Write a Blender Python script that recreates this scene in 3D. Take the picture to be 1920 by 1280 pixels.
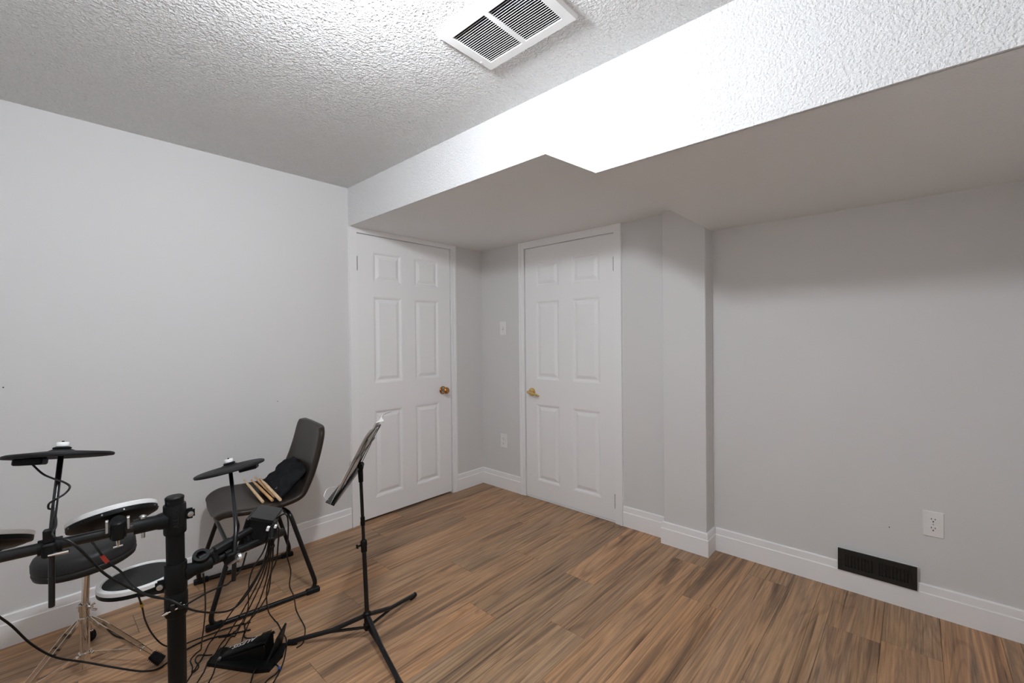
import bpy, bmesh, math, random
from mathutils import Vector, Matrix, noise
random.seed(7)
V = Vector
for o in list(bpy.data.objects): bpy.data.objects.remove(o)
S = bpy.context.scene
COL = S.collection

# ------------------------------------------------------------------ camera
F, YAW, PIT, ROL = 823.57, 0.741045, -0.0089853, -0.0095186
C = V((2.80328, -2.67271, 1.27))
d = V((-math.sin(YAW)*math.cos(PIT), math.cos(YAW)*math.cos(PIT), math.sin(PIT)))
_r = V((math.cos(YAW), math.sin(YAW), 0)); _u = _r.cross(d)
r = _r*math.cos(ROL)+_u*math.sin(ROL); u = -_r*math.sin(ROL)+_u*math.cos(ROL)
cam = bpy.data.cameras.new('camera'); co = bpy.data.objects.new('camera', cam); COL.objects.link(co)
cam.sensor_width = 36; cam.lens = F/1920*36; cam.clip_start = 0.02
co.matrix_world = Matrix(((r.x, u.x, -d.x, C.x), (r.y, u.y, -d.y, C.y), (r.z, u.z, -d.z, C.z), (0, 0, 0, 1)))
S.camera = co
def ray(x, y): return d+r*((x-960)/F)+u*((640-y)/F)
def dep(x, y, D): return C+ray(x, y)*D
def onx(x, y, X): v = ray(x, y); return C+v*((X-C.x)/v.x)
def ony(x, y, Y): v = ray(x, y); return C+v*((Y-C.y)/v.y)
def onz(x, y, Z): v = ray(x, y); return C+v*((Z-C.z)/v.z)

# ------------------------------------------------------------------ world, lights, exposure
w = bpy.data.worlds.new('world'); S.world = w; w.use_nodes = True
w.node_tree.nodes['Background'].inputs[0].default_value = (0.5, 0.5, 0.5, 1)
w.node_tree.nodes['Background'].inputs[1].default_value = 0.0          # closed room: the ceiling lamp is the only light
LAMP = V((1.85, -2.18, 2.185)); LAMP_W = 400.0
S.cycles.max_bounces = 20; S.cycles.diffuse_bounces = 16
S.view_settings.view_transform = 'Standard'; S.view_settings.look = 'None'
S.view_settings.gamma = 1; S.view_settings.use_curve_mapping = False
S.view_settings.exposure = 0.36

# ------------------------------------------------------------------ materials
MATS = {}
def mat(name, col, rough=0.5, metal=0.0, bump=None, var=0.0, vscale=20, emit=None, coat=0.0, spec=None, vec='Object'):
    """principled material; bump = (scale, strength, distance, detail)"""
    m = bpy.data.materials.new(name); m.use_nodes = True; MATS[name] = m
    nt = m.node_tree; b = nt.nodes['Principled BSDF']
    b.inputs['Base Color'].default_value = (*col, 1); b.inputs['Roughness'].default_value = rough
    b.inputs['Metallic'].default_value = metal
    if coat: b.inputs['Coat Weight'].default_value = coat
    if spec is not None: b.inputs['Specular IOR Level'].default_value = spec
    tc = nt.nodes.new('ShaderNodeTexCoord')
    if var:
        n = nt.nodes.new('ShaderNodeTexNoise'); n.inputs['Scale'].default_value = vscale; n.inputs['Detail'].default_value = 4
        nt.links.new(tc.outputs[vec], n.inputs['Vector'])
        rp = nt.nodes.new('ShaderNodeValToRGB')
        rp.color_ramp.elements[0].color = tuple(max(0, c*(1-var)) for c in col)+(1,); rp.color_ramp.elements[0].position = .3
        rp.color_ramp.elements[1].color = tuple(min(1, c*(1+var)) for c in col)+(1,); rp.color_ramp.elements[1].position = .7
        nt.links.new(n.outputs['Fac'], rp.inputs[0]); nt.links.new(rp.outputs[0], b.inputs['Base Color'])
    if bump:
        n = nt.nodes.new('ShaderNodeTexNoise'); n.inputs['Scale'].default_value = bump[0]
        n.inputs['Detail'].default_value = bump[3] if len(bump) > 3 else 2
        nt.links.new(tc.outputs[vec], n.inputs['Vector'])
        bp = nt.nodes.new('ShaderNodeBump'); bp.inputs['Strength'].default_value = bump[1]; bp.inputs['Distance'].default_value = bump[2]
        nt.links.new(n.outputs['Fac'], bp.inputs['Height']); nt.links.new(bp.outputs[0], b.inputs['Normal'])
    if emit:
        b.inputs['Emission Color'].default_value = (*emit[0], 1); b.inputs['Emission Strength'].default_value = emit[1]
    return m
mat('wall_paint', (0.70, 0.70, 0.695), 0.75, bump=(260, .12, .002))
mat('trim_paint', (0.89, 0.895, 0.90), 0.42, bump=(60, .04, .002))
mat('door_paint', (0.88, 0.885, 0.89), 0.45, bump=(120, .03, .001))
mat('plastic_white', (0.84, 0.84, 0.83), 0.35)
mat('soffit_stipple', (0.81, 0.82, 0.82), 0.9, bump=(170, .55, .006, 3))
mat('fascia_stipple', (0.80, 0.805, 0.805), 0.9, bump=(150, .8, .010, 3), spec=.2)
mat('dark_gap', (0.015, 0.013, 0.012), 0.9)
mat('brass', (0.80, 0.58, 0.24), 0.2, 1.0)
mat('aged_brass', (0.52, 0.27, 0.10), 0.22, 1.0)
mat('chrome', (0.80, 0.79, 0.77), 0.07, 1.0)
mat('zinc', (0.55, 0.55, 0.54), 0.35, 1.0)
mat('hinge_metal', (0.22, 0.22, 0.21), 0.35, 1.0)
mat('black_metal', (0.006, 0.006, 0.0065), 0.28, spec=.38)
mat('black_satin', (0.0055, 0.006, 0.006), 0.42, spec=.18, bump=(900, .05, .001))
mat('black_plastic', (0.0055, 0.006, 0.006), 0.45, spec=.18)
mat('black_rubber', (0.009, 0.009, 0.0095), 0.6, spec=.2, bump=(600, .1, .001))
mat('pad_mesh', (0.012, 0.012, 0.012), 0.9, bump=(1500, .4, .001))
mat('rim_white', (0.78, 0.78, 0.77), 0.4)
mat('throne_vinyl', (0.018, 0.018, 0.019), 0.5, spec=.3, bump=(500, .12, .001))
mat('chair_leather', (0.024, 0.0165, 0.0115), 0.36, spec=.26, bump=(420, .16, .0015), var=.12, vscale=9)
mat('stitch', (0.09, 0.075, 0.062), 0.5)
mat('bag_fabric', (0.011, 0.0115, 0.013), 0.9, spec=.15, bump=(700, .4, .002), var=.25, vscale=14)
mat('stick_maple', (0.66, 0.48, 0.28), 0.5, var=.12, vscale=18)
mat('stick_hickory', (0.60, 0.36, 0.17), 0.5, var=.12, vscale=18)
mat('cable_black', (0.005, 0.005, 0.005), 0.5, spec=.3)
mat('tag_red', (0.55, 0.05, 0.03), 0.5); mat('tag_yellow', (0.55, 0.36, 0.02), 0.5); mat('tag_blue', (0.03, 0.10, 0.40), 0.5)
mat('paper', (0.78, 0.78, 0.76), 0.7)
mat('paper_print', (0.70, 0.70, 0.69), 0.7)
mat('letter_white', (0.70, 0.70, 0.70), 0.5)
mat('letter_black', (0.003, 0.003, 0.003), 0.6)
mat('duct_metal', (0.05, 0.046, 0.042), 0.6)
mat('duct_blue', (0.02, 0.02, 0.055), 0.6)
mat('register_black', (0.011, 0.012, 0.012), 0.35)
mat('lamp_glass', (0.9, 0.9, 0.9), 0.4, emit=((0.94, 0.985, 1.05), 1.0))

def popcorn():
    m = bpy.data.materials.new('popcorn_ceiling'); m.use_nodes = True; MATS['popcorn'] = m
    nt = m.node_tree; b = nt.nodes['Principled BSDF']; L = nt.links.new
    b.inputs['Base Color'].default_value = (0.86, 0.86, 0.85, 1); b.inputs['Roughness'].default_value = .95
    b.inputs['Specular IOR Level'].default_value = .1
    tc = nt.nodes.new('ShaderNodeTexCoord')
    n1 = nt.nodes.new('ShaderNodeTexNoise'); n1.inputs['Scale'].default_value = 105; n1.inputs['Detail'].default_value = 3; n1.inputs['Distortion'].default_value = .3
    v = nt.nodes.new('ShaderNodeTexVoronoi'); v.inputs['Scale'].default_value = 120
    L(tc.outputs['Object'], n1.inputs['Vector']); L(tc.outputs['Object'], v.inputs['Vector'])
    mx = nt.nodes.new('ShaderNodeMath'); mx.operation = 'SUBTRACT'
    ml = nt.nodes.new('ShaderNodeMath'); ml.operation = 'MULTIPLY'; ml.inputs[1].default_value = .12
    L(v.outputs['Distance'], ml.inputs[0]); L(n1.outputs['Fac'], mx.inputs[0]); L(ml.outputs[0], mx.inputs[1])
    bp = nt.nodes.new('ShaderNodeBump'); bp.inputs['Strength'].default_value = 1.0; bp.inputs['Distance'].default_value = .018
    L(mx.outputs[0], bp.inputs['Height']); L(bp.outputs[0], b.inputs['Normal'])
popcorn()

def woodfloor():
    m = bpy.data.materials.new('laminate_plank'); m.use_nodes = True; MATS['plank'] = m
    nt = m.node_tree; b = nt.nodes['Principled BSDF']; L = nt.links.new; N = nt.nodes.new
    tc = N('ShaderNodeTexCoord'); oi = N('ShaderNodeObjectInfo')
    off = N('ShaderNodeVectorMath'); off.operation = 'SCALE'; off.inputs[0].default_value = (37.0, 91.0, 13.0); L(oi.outputs['Random'], off.inputs['Scale'])
    pos = N('ShaderNodeVectorMath'); pos.operation = 'ADD'; L(tc.outputs['Object'], pos.inputs[0]); L(off.outputs[0], pos.inputs[1])
    def nz(sc, detail, dist=0.0, rough=.55):
        mp = N('ShaderNodeMapping'); mp.inputs['Scale'].default_value = sc; L(pos.outputs[0], mp.inputs['Vector'])
        n = N('ShaderNodeTexNoise'); n.inputs['Scale'].default_value = 1; n.inputs['Detail'].default_value = detail
        n.inputs['Distortion'].default_value = dist; n.inputs['Roughness'].default_value = rough
        L(mp.outputs[0], n.inputs['Vector']); return n
    def ramp(src, stops):
        rp = N('ShaderNodeValToRGB'); e = rp.color_ramp.elements
        while len(e) < len(stops): e.new(.5)
        for k, (p_, c_) in enumerate(stops): e[k].position = p_; e[k].color = (*c_, 1)
        L(src, rp.inputs[0]); return rp
    def mix(kind, fac, a, c2):
        x = N('ShaderNodeMix'); x.data_type = 'RGBA'; x.blend_type = kind
        if isinstance(fac, float): x.inputs[0].default_value = fac
        else: L(fac, x.inputs[0])
        L(a, x.inputs[6]); L(c2, x.inputs[7]); return x.outputs[2]
    big = nz((12, .55, 1), 6, .6, .6)
    base = ramp(big.outputs['Fac'], [(.27, (.11, .072, .048)), (.39, (.26, .165, .100)), (.47, (.50, .315, .175)), (.54, (.33, .215, .135)), (.61, (.52, .335, .195)), (.73, (.19, .145, .110))])
    tone = ramp(oi.outputs['Random'], [(0, (.80, .80, .82)), (.25, (1.08, 1.0, .95)), (.5, (.90, .92, .94)), (.75, (1.15, 1.02, .92)), (1, (.95, .95, .98))])
    c1 = mix('MULTIPLY', 1.0, base.outputs[0], tone.outputs[0])
    fine = nz((130, 2.2, 1), 5, .25, .6)
    fr = ramp(fine.outputs['Fac'], [(.30, (.55, .52, .50)), (.52, (1, 1, 1)), (.75, (1.15, 1.12, 1.08))])
    c2 = mix('MULTIPLY', .75, c1, fr.outputs[0])
    vein = nz((42, .75, 1), 3, 1.3)
    vr = ramp(vein.outputs['Fac'], [(.30, (.42, .38, .36)), (.40, (1, 1, 1))])
    c2 = mix('MULTIPLY', .9, c2, vr.outputs[0])
    # cathedral grain rings
    ringn = nz((5.0, .55, 1), 2, .4)
    mm = N('ShaderNodeMath'); mm.operation = 'MULTIPLY'; mm.inputs[1].default_value = 75; L(ringn.outputs['Fac'], mm.inputs[0])
    sn = N('ShaderNodeMath'); sn.operation = 'SINE'; L(mm.outputs[0], sn.inputs[0])
    rr = ramp(sn.outputs[0], [(.0, (1, 1, 1)), (.55, (1, 1, 1)), (1.0, (.66, .62, .60))])
    msk = ramp(nz((4, .6, 1), 2).outputs['Fac'], [(.45, (0, 0, 0)), (.62, (.8, .8, .8))])
    c3 = mix('MULTIPLY', msk.outputs[0], c2, rr.outputs[0])
    L(c3, b.inputs['Base Color'])
    b.inputs['Roughness'].default_value = .45; b.inputs['Specular IOR Level'].default_value = .28
    bp = N('ShaderNodeBump'); bp.inputs['Strength'].default_value = .12; bp.inputs['Distance'].default_value = .001
    L(fine.outputs['Fac'], bp.inputs['Height']); L(bp.outputs[0], b.inputs['Normal'])
woodfloor()

# ------------------------------------------------------------------ mesh helpers
class MB:
    def __init__(s): s.v = []; s.f = []
    def add(s, vs, fs):
        k = len(s.v); s.v += [V(p) for p in vs]; s.f += [tuple(i+k for i in f) for f in fs]; return s
    def bm(s, b):
        b.verts.index_update(); s.add([v.co.copy() for v in b.verts], [[v.index for v in f.verts] for f in b.faces]); b.free(); return s
    def box(s, a, b, bev=0.0, M=None, seg=1):
        a, b = V(a), V(b); bm = bmesh.new(); bmesh.ops.create_cube(bm, size=1)
        for v in bm.verts: v.co = V(((a[i]+b[i])/2+v.co[i]*(b[i]-a[i]) for i in range(3)))
        if bev: bmesh.ops.bevel(bm, geom=list(bm.edges), offset=bev, segments=seg, affect='EDGES', clamp_overlap=True)
        if M is not None: bm.transform(M)
        return s.bm(bm)
    def tube(s, pts, rad, n=12, caps=True, flat=None):
        pts = [V(p) for p in pts]; R = rad if isinstance(rad, (list, tuple)) else [rad]*len(pts)
        t0 = (pts[1]-pts[0]).normalized(); a = V((0, 0, 1)) if abs(t0.z) < .9 else V((1, 0, 0))
        nx = t0.cross(a).normalized(); vs = []; fs = []
        for i, p in enumerate(pts):
            if i == 0: t = t0
            elif i == len(pts)-1: t = (pts[i]-pts[i-1]).normalized()
            else: t = ((pts[i]-pts[i-1]).normalized()+(pts[i+1]-pts[i]).normalized()).normalized()
            nx = (nx-t*nx.dot(t)).normalized(); ny = t.cross(nx)
            for k in range(n):
                an = 2*math.pi*k/n; vs.append(p+(nx*math.cos(an)+ny*math.sin(an))*R[i])
        for i in range(len(pts)-1):
            for k in range(n):
                fs.append((i*n+k, i*n+(k+1) % n, (i+1)*n+(k+1) % n, (i+1)*n+k))
        if caps: fs.append(tuple(reversed(range(n)))); fs.append(tuple((len(pts)-1)*n+k for k in range(n)))
        return s.add(vs, fs)
    def lathe(s, prof, o, ax=(0, 0, 1), n=24):
        """prof: list of (radius, height) along axis; closed caps when radius = 0"""
        o = V(o); ax = V(ax).normalized(); a = V((1, 0, 0)) if abs(ax.x) < .9 else V((0, 1, 0))
        e1 = ax.cross(a).normalized(); e2 = ax.cross(e1); vs = []; fs = []; rings = []
        for (R, h) in prof:
            if R < 1e-6: rings.append([len(vs)]); vs.append(o+ax*h)
            else:
                rings.append(list(range(len(vs), len(vs)+n)))
                for k in range(n):
                    an = 2*math.pi*k/n; vs.append(o+ax*h+(e1*math.cos(an)+e2*math.sin(an))*R)
        for A, B in zip(rings, rings[1:]):
            for k in range(n):
                if len(A) == 1 and len(B) == 1: continue
                if len(A) == 1: fs.append((A[0], B[(k+1) % n], B[k]))
                elif len(B) == 1: fs.append((A[k], A[(k+1) % n], B[0]))
                else: fs.append((A[k], A[(k+1) % n], B[(k+1) % n], B[k]))
        return s.add(vs, fs)
    def prism(s, poly, ext):
        """poly: list of 3D points, extruded by vector ext"""
        n = len(poly); e = V(ext); vs = [V(p) for p in poly]+[V(p)+e for p in poly]
        fs = [tuple(range(n)), tuple(reversed(range(n, 2*n)))]+[(k, k+n, (k+1) % n+n, (k+1) % n) for k in range(n)]
        return s.add(vs, fs)
def build(name, mb, material, parent=None, base=None, angle=35, smooth=True):
    bs = V(base) if base is not None else V((0, 0, 0))
    me = bpy.data.meshes.new(name); me.from_pydata([tuple(p-bs) for p in mb.v], [], mb.f); me.validate()
    b = bmesh.new(); b.from_mesh(me); bmesh.ops.recalc_face_normals(b, faces=list(b.faces)); b.to_mesh(me); b.free()
    if smooth:
        me.polygons.foreach_set('use_smooth', [True]*len(me.polygons)); me.set_sharp_from_angle(angle=math.radians(angle))
    me.materials.append(MATS[material]); o = bpy.data.objects.new(name, me); COL.objects.link(o)
    if parent is not None: o.parent = parent
    else: o.location = bs
    return o
def thing(name, label, cat, base, group=None):
    o = bpy.data.objects.new(name, None); COL.objects.link(o); o.location = base; o.empty_display_size = .05
    o['label'] = label; o['category'] = cat
    if group: o['group'] = group
    return o
def part(root, name, mb, material, under=None, label=None, **k):
    o = build(name, mb, material, under or root, base=root.location, **k)
    if label: o['label'] = label
    return o
def tag(o, label, cat, group=None):
    o['label'] = label; o['category'] = cat
    if group: o['group'] = group
    return o
def struct(name, mb, material, label=None, **k):
    o = build(name, mb, material, **k); o['kind'] = 'structure'
    if label: o['label'] = label
    return o
def spline(pts, sub=6):
    pts = [V(p) for p in pts]; out = []; P = [pts[0]*2-pts[1]]+pts+[pts[-1]*2-pts[-2]]
    for i in range(1, len(P)-2):
        for k in range(sub):
            t = k/sub; a, b, c, e = P[i-1], P[i], P[i+1], P[i+2]
            out.append(.5*((2*b)+(c-a)*t+(2*a-5*b+4*c-e)*t*t+(3*b-a-3*c+e)*t**3))
    out.append(pts[-1]); return out
def rounded(pts, rad, n=6, closed=False):
    """polyline with rounded corners"""
    pts = [V(p) for p in pts]; out = []; m = len(pts)
    for i, p in enumerate(pts):
        if not closed and i in (0, m-1): out.append(p); continue
        a = (pts[i-1]-p); b = (pts[(i+1) % m]-p); k = min(rad, a.length*.45, b.length*.45)
        p0 = p+a.normalized()*k; p1 = p+b.normalized()*k
        for j in range(n+1):
            t = j/n; out.append(p0*(1-t)**2+p*2*t*(1-t)+p1*t*t)
    return out
def text_mesh(name, body, size, M, material, root=None, under=None, ext=.0006):
    cu = bpy.data.curves.new(name, 'FONT'); cu.body = body; cu.size = size; cu.extrude = ext; cu.align_x = 'CENTER'; cu.align_y = 'CENTER'
    cu.resolution_u = 3
    t = bpy.data.objects.new(name+'_curve', cu); COL.objects.link(t)
    dg = bpy.context.evaluated_depsgraph_get(); me = bpy.data.meshes.new_from_object(t.evaluated_get(dg))
    bpy.data.objects.remove(t); bpy.data.curves.remove(cu)
    me.transform(M)
    if root is not None: me.transform(Matrix.Translation(-root.location))
    me.materials.clear(); me.materials.append(MATS[material]); o = bpy.data.objects.new(name, me); COL.objects.link(o)
    if root is not None: o.parent = under or root
    return o
def frame(origin, x, y):
    x = V(x).normalized(); z = x.cross(V(y)).normalized(); y = z.cross(x); o = V(origin)
    return Matrix(((x.x, y.x, z.x, o.x), (x.y, y.y, z.y, o.y), (x.z, y.z, z.z, o.z), (0, 0, 0, 1)))

# ------------------------------------------------------------------ room shell
HC, H1, H2, YB, Y2 = 2.281, 2.0275, 1.8875, -1.229, 0.056
XP0, XP1, YP = 1.669, 1.922, -0.066
XR, YK = 3.38, -3.22                    # right and back walls, out of view
D1A, D1B, D1T = -1.172, -0.357, 1.992   # door in the left wall
D2A, D2B, D2T = 0.505, 1.302, 1.972     # door in the far wall

fl = struct('floor', MB().box((-.15, YK-.1, -.06), (XR+.1, .2, -.0095)), 'dark_gap', smooth=False)
# laminate planks, each a part of the floor
PW, PL = .184, 1.213
plank_meshes = {}
seam = {0: -1.27, 1: -.745, 2: -1.12, 3: -.20, 4: -.536, 5: -1.33, 6: -.92, 7: -1.55, 8: -.31, -1: -.74, -2: -1.08, -3: -.42, -4: -1.36, -5: -.62, -6: -1.16, -7: -.9}
def plank_mesh(wd, ln):
    key = (round(wd, 4), round(ln, 4))
    if key not in plank_meshes:
        mb = MB().box((-wd/2+.0004, -ln/2+.0004, -.009), (wd/2-.0004, ln/2-.0004, 0), .0007)
        me = bpy.data.meshes.new('plank'); me.from_pydata([tuple(p) for p in mb.v], [], mb.f); me.materials.append(MATS['plank'])
        plank_meshes[key] = me
    return plank_meshes[key]
for k in range(-8, 18):
    x0 = 1.229+k*PW; x1 = x0+PW; x0 = max(x0, -.14); x1 = min(x1, XR)
    if x1-x0 < .01: continue
    s0 = seam.get(k, -random.uniform(.1, 1.2)); y = s0
    while y < .1: y += PL
    while y > YK:
        a, b = max(y-PL, YK), min(y, .12)
        if b-a > .01:
            o = bpy.data.objects.new('plank', plank_mesh(x1-x0, b-a)); COL.objects.link(o); o.parent = fl
            o.location = ((x0+x1)/2, (a+b)/2, 0)
        y -= PL

# left wall with the door opening
mb = MB()
mb.box((-.12, YK, -.005), (0, D1A-.012, HC+.02)); mb.box((-.12, D1B+.012, -.005), (0, Y2+.1, HC+.02)); mb.box((-.12, D1A-.012, D1T+.012), (0, D1B+.012, HC+.02))
mb.box((-.14, D1A-.1, -.005), (-.12, D1B+.1, D1T+.1))
wl = struct('wall_left', mb, 'wall_paint', 'pale grey painted wall with a white panel door', smooth=False)
# far wall: behind the door / pillar plane y = 0, then a shallow recess plane y = Y2 right of the pillar
mb = MB()
mb.box((-.12, 0, -.005), (D2A-.012, .16, HC+.02)); mb.box((D2B+.012, 0, -.005), (XP0+.05, .16, HC+.02)); mb.box((D2A-.012, 0, D2T+.012), (D2B+.012, .16, HC+.02))
mb.box((D2A-.1, .16, -.005), (D2B+.1, .18, D2T+.1))
struct('wall_far', mb, 'wall_paint', 'pale grey wall with white panel door and outlet', smooth=False)
struct('wall_recess', MB().box((XP1-.05, Y2, -.005), (XR+.12, Y2+.12, HC+.02)), 'wall_paint', 'pale grey wall with black floor register and outlet', smooth=False)
struct('wall_pillar', MB().box((XP0, YP, -.005), (XP1, .15, H1+.05), .003), 'wall_paint', 'pale grey square pillar boxed out of the far wall', smooth=False)
struct('wall_right', MB().box((XR, YK, -.005), (XR+.12, Y2+.1, HC+.02)), 'wall_paint', smooth=False)
struct('wall_back', MB().box((-.12, YK-.12, -.005), (XR+.12, YK, HC+.02)), 'wall_paint', smooth=False)

# ceiling with the opening of the air vent
VX0, VX1, VY0, VY1 = 1.632, 2.026, -1.752, -1.496
hx0, hx1, hy0, hy1 = VX0+.035, VX1-.035, VY0+.035, VY1-.035
mb = MB()
mb.box((-.02, YK, HC), (hx0, YB+.02, HC+.03)); mb.box((hx1, YK, HC), (XR, YB+.02, HC+.03))
mb.box((hx0, YK, HC), (hx1, hy0, HC+.03)); mb.box((hx0, hy1, HC), (hx1, YB+.02, HC+.03))
struct('ceiling', mb, 'popcorn', 'white popcorn textured ceiling', smooth=False)
# dropped bulkhead: fascia with the slanted notch, soffits
pa = onx(0, 0, 0)
xn0 = ony(1022.5, 289, YB).x; xn1 = ony(1117, 322, YB).x; xs2 = xn1
fp = [(0, YB, HC+.005), (0, YB, H1), (xn0, YB, H1), (xn1, YB, H2), (XR, YB, H2), (XR, YB, HC+.005)]
struct('ceiling_bulkhead_face', MB().prism(fp, (0, .012, 0)), 'fascia_stipple', 'white stippled face of the dropped bulkhead', smooth=False)
struct('ceiling_bulkhead_soffit', MB().box((-.01, YB+.012, H1), (xs2+.02, .02, H1+.05)), 'soffit_stipple', 'flat stippled underside of the bulkhead above the two doors', smooth=False)
struct('ceiling_bulkhead_duct', MB().box((xs2, YB+.007, H2), (XR, Y2+.02, H1+.02), .003), 'soffit_stipple', 'lower stippled underside of the bulkhead beside the pillar', smooth=False)

# baseboards
BP = [(0, 0), (.014, 0), (.014, .094), (.0105, .098), (.0095, .130), (.006, .1345), (0, .1345)]   # (out, height)
def base_run(mb, a, b, out, m0=0, m1=0):
    """extrude the profile from a to b on the floor; out = direction into the room; m0/m1 mitre factors"""
    a, b, out = V(a), V(b), V(out); t = (b-a).normalized(); vs = []; n = len(BP)
    for (o_, z) in BP: vs.append(a+out*o_+V((0, 0, z))+t*(m0*o_))
    for (o_, z) in BP: vs.append(b+out*o_+V((0, 0, z))+t*(m1*o_))
    fs = [tuple(range(n)), tuple(reversed(range(n, 2*n)))]+[(k, k+n, (k+1) % n+n, (k+1) % n) for k in range(n)]
    return mb.add(vs, fs)
mb = MB(); base_run(mb, (0, YK, 0), (0, D1A-.062, 0), (1, 0, 0)); base_run(mb, (0, D1B+.056, 0), (0, 0, 0), (1, 0, 0), 0, -1)
struct('baseboard_left', mb, 'trim_paint', smooth=False)
mb = MB(); base_run(mb, (0, 0, 0), (D2A-.056, 0, 0), (0, -1, 0), 1, 0); base_run(mb, (D2B+.062, 0, 0), (XP0, 0, 0), (0, -1, 0))
struct('baseboard_far', mb, 'trim_paint', smooth=False)
mb = MB(); base_run(mb, (XP0, YP, 0), (XP1, YP, 0), (0, -1, 0), -1, 1); base_run(mb, (XP1, YP, 0), (XP1, Y2, 0), (1, 0, 0), -1, 0); base_run(mb, (XP0, 0, 0), (XP0, YP, 0), (-1, 0, 0), 0, 1)
struct('baseboard_pillar', mb, 'trim_paint', smooth=False)
mb = MB(); base_run(mb, (XP1+.014, Y2, 0), (XR, Y2, 0), (0, -1, 0))
struct('baseboard_recess', mb, 'trim_paint', smooth=False)
mb = MB(); base_run(mb, (XR, YK, 0), (XR, Y2, 0), (-1, 0, 0)); struct('baseboard_right', mb, 'trim_paint', smooth=False)
mb = MB(); base_run(mb, (0, YK, 0), (XR, YK, 0), (0, 1, 0)); struct('baseboard_back', mb, 'trim_paint', smooth=False)

# door casings
def casing(name, to3, a, b, top, wa, wb, htop):
    """to3(s, out, z): along wall, out of wall, up. Flat casing with a rounded outer lip."""
    mb = MB()
    def bar(s0, s1, z0, z1, o0, o1):
        vs = [to3(s, o, z) for s in (s0, s1) for o in (o0, o1) for z in (z0, z1)]
        mb.add(vs, [(0, 1, 3, 2), (4, 6, 7, 5), (0, 4, 5, 1), (2, 3, 7, 6), (0, 2, 6, 4), (1, 5, 7, 3)])
    bar(a-wa+.003, a-.004, 0, htop, -.001, .013); bar(a-wa, a-wa+.018, 0, htop-.0005, -.0005, .018)
    bar(b+.004, b+wb-.003, 0, htop, -.001, .013); bar(b+wb-.018, b+wb, 0, htop-.0005, -.0005, .018)
    bar(a-.0045, b+.0045, top+.0035, htop-.001, -.0015, .0125)
    bar(a-wa+.001, b+wb-.001, htop-.012, htop-.0008, -.0008, .0175)
    # jamb lining and stop
    bar(a-.014, a-.004, 0, top+.004, -.10, 0); bar(b+.004, b+.014, 0, top+.004, -.10, 0); bar(a-.014, b+.014, top+.004, top+.014, -.10, 0)
    bar(a-.004, a+.012, 0, top, -.055, -.04); bar(b-.012, b+.004, 0, top, -.055, -.04); bar(a, b, top-.012, top+.004, -.055, -.04)
    return struct(name, mb, 'trim_paint', smooth=False)
toL = lambda s, o, z: V((o, s, z))
toF = lambda s, o, z: V((s, -o, z))
casing('trim_1', toL, D1A, D1B, D1T, .058, .052, H1)
casing('trim_2', toF, D2A, D2B, D2T, .054, .060, H1)
# door leaves: stiles and rails, six moulded panels each
def door(name, to3, a, b, top, cols, rows, bot, hinge_s, hinge_z, label):
    o0 = -.034; g = .002
    mb = MB()
    def bar(s0, s1, z0, z1):
        vs = [to3(s, o, z) for s in (s0, s1) for o in (o0, 0) for z in (z0, z1)]
        mb.add(vs, [(0, 1, 3, 2), (4, 6, 7, 5), (0, 4, 5, 1), (2, 3, 7, 6), (0, 2, 6, 4), (1, 5, 7, 3)])
    zs = [bot]+[z for rw in rows for z in rw]+[top]
    ss = [a+g, cols[0][0], cols[0][1], cols[1][0], cols[1][1], b-g]
    for k in (0, 2, 4): bar(ss[k], ss[k+1], bot, top)                 # stiles
    for k in range(0, len(zs), 2):
        for c in cols: bar(c[0], c[1], zs[k], zs[k+1])               # rails
    dr = struct(name, mb, 'door_paint', label, smooth=False)
    for c in cols:
        for (z0, z1) in rows:
            pm = MB(); rings = [(0, 0), (.010, -.003), (.016, -.009), (.024, -.010), (.046, -.002), (.050, -.0015)]; vs = []; fs = []
            for (i_, o) in rings:
                vs += [to3(c[0]+i_, o, z0+i_), to3(c[1]-i_, o, z0+i_), to3(c[1]-i_, o, z1-i_), to3(c[0]+i_, o, z1-i_)]
            for k in range(len(rings)-1):
                for q in range(4): fs.append((k*4+q, k*4+(q+1) % 4, (k+1)*4+(q+1) % 4, (k+1)*4+q))
            n_ = (len(rings)-1)*4; fs.append((n_, n_+1, n_+2, n_+3))
            vs += [to3(c[0], o0, z0), to3(c[1], o0, z0), to3(c[1], o0, z1), to3(c[0], o0, z1)]; m_ = n_+4
            fs.append((m_+3, m_+2, m_+1, m_))
            for q in range(4): fs.append((m_+q, m_+(q+1) % 4, (q+1) % 4, q))
            pm.add(vs, fs); build('door_panel', pm, 'door_paint', dr, smooth=False)
    for hz in hinge_z:
        hm = MB(); p0 = to3(hinge_s, .004, hz-.045); p1 = to3(hinge_s, .004, hz+.045); hm.tube([p0, p1], .0055, 10)
        for q in range(1, 4):
            zz = hz-.045+q*.0225; hm.tube([to3(hinge_s, .004, zz-.0006), to3(hinge_s, .004, zz+.0006)], .0062, 10)
        hm.lathe([(0, 0), (.004, 0), (.005, .003), (0, .007)], to3(hinge_s, .004, hz+.045))
        hm.lathe([(0, 0), (.004, 0), (.005, .003), (0, .007)], to3(hinge_s, .004, hz-.045), (0, 0, -1))
        ho = build('hinge', hm, 'hinge_metal', dr); ho['label'] = 'zinc butt hinge knuckle'
    return dr
C1 = [(-1.049, -.816), (-.704, -.474)]; C2 = [(.612, .838), (.955, 1.190)]
RW1 = [(.150, .762), (.955, 1.568), (1.668, 1.882)]; RW2 = [(.144, .748), (.943, 1.553), (1.657, 1.860)]
door_1 = door('door_1', toL, D1A, D1B, D1T, C1, RW1, .016, D1A-.001, [1.787, .25], 'white six-panel door with a round bronze-toned knob')
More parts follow.
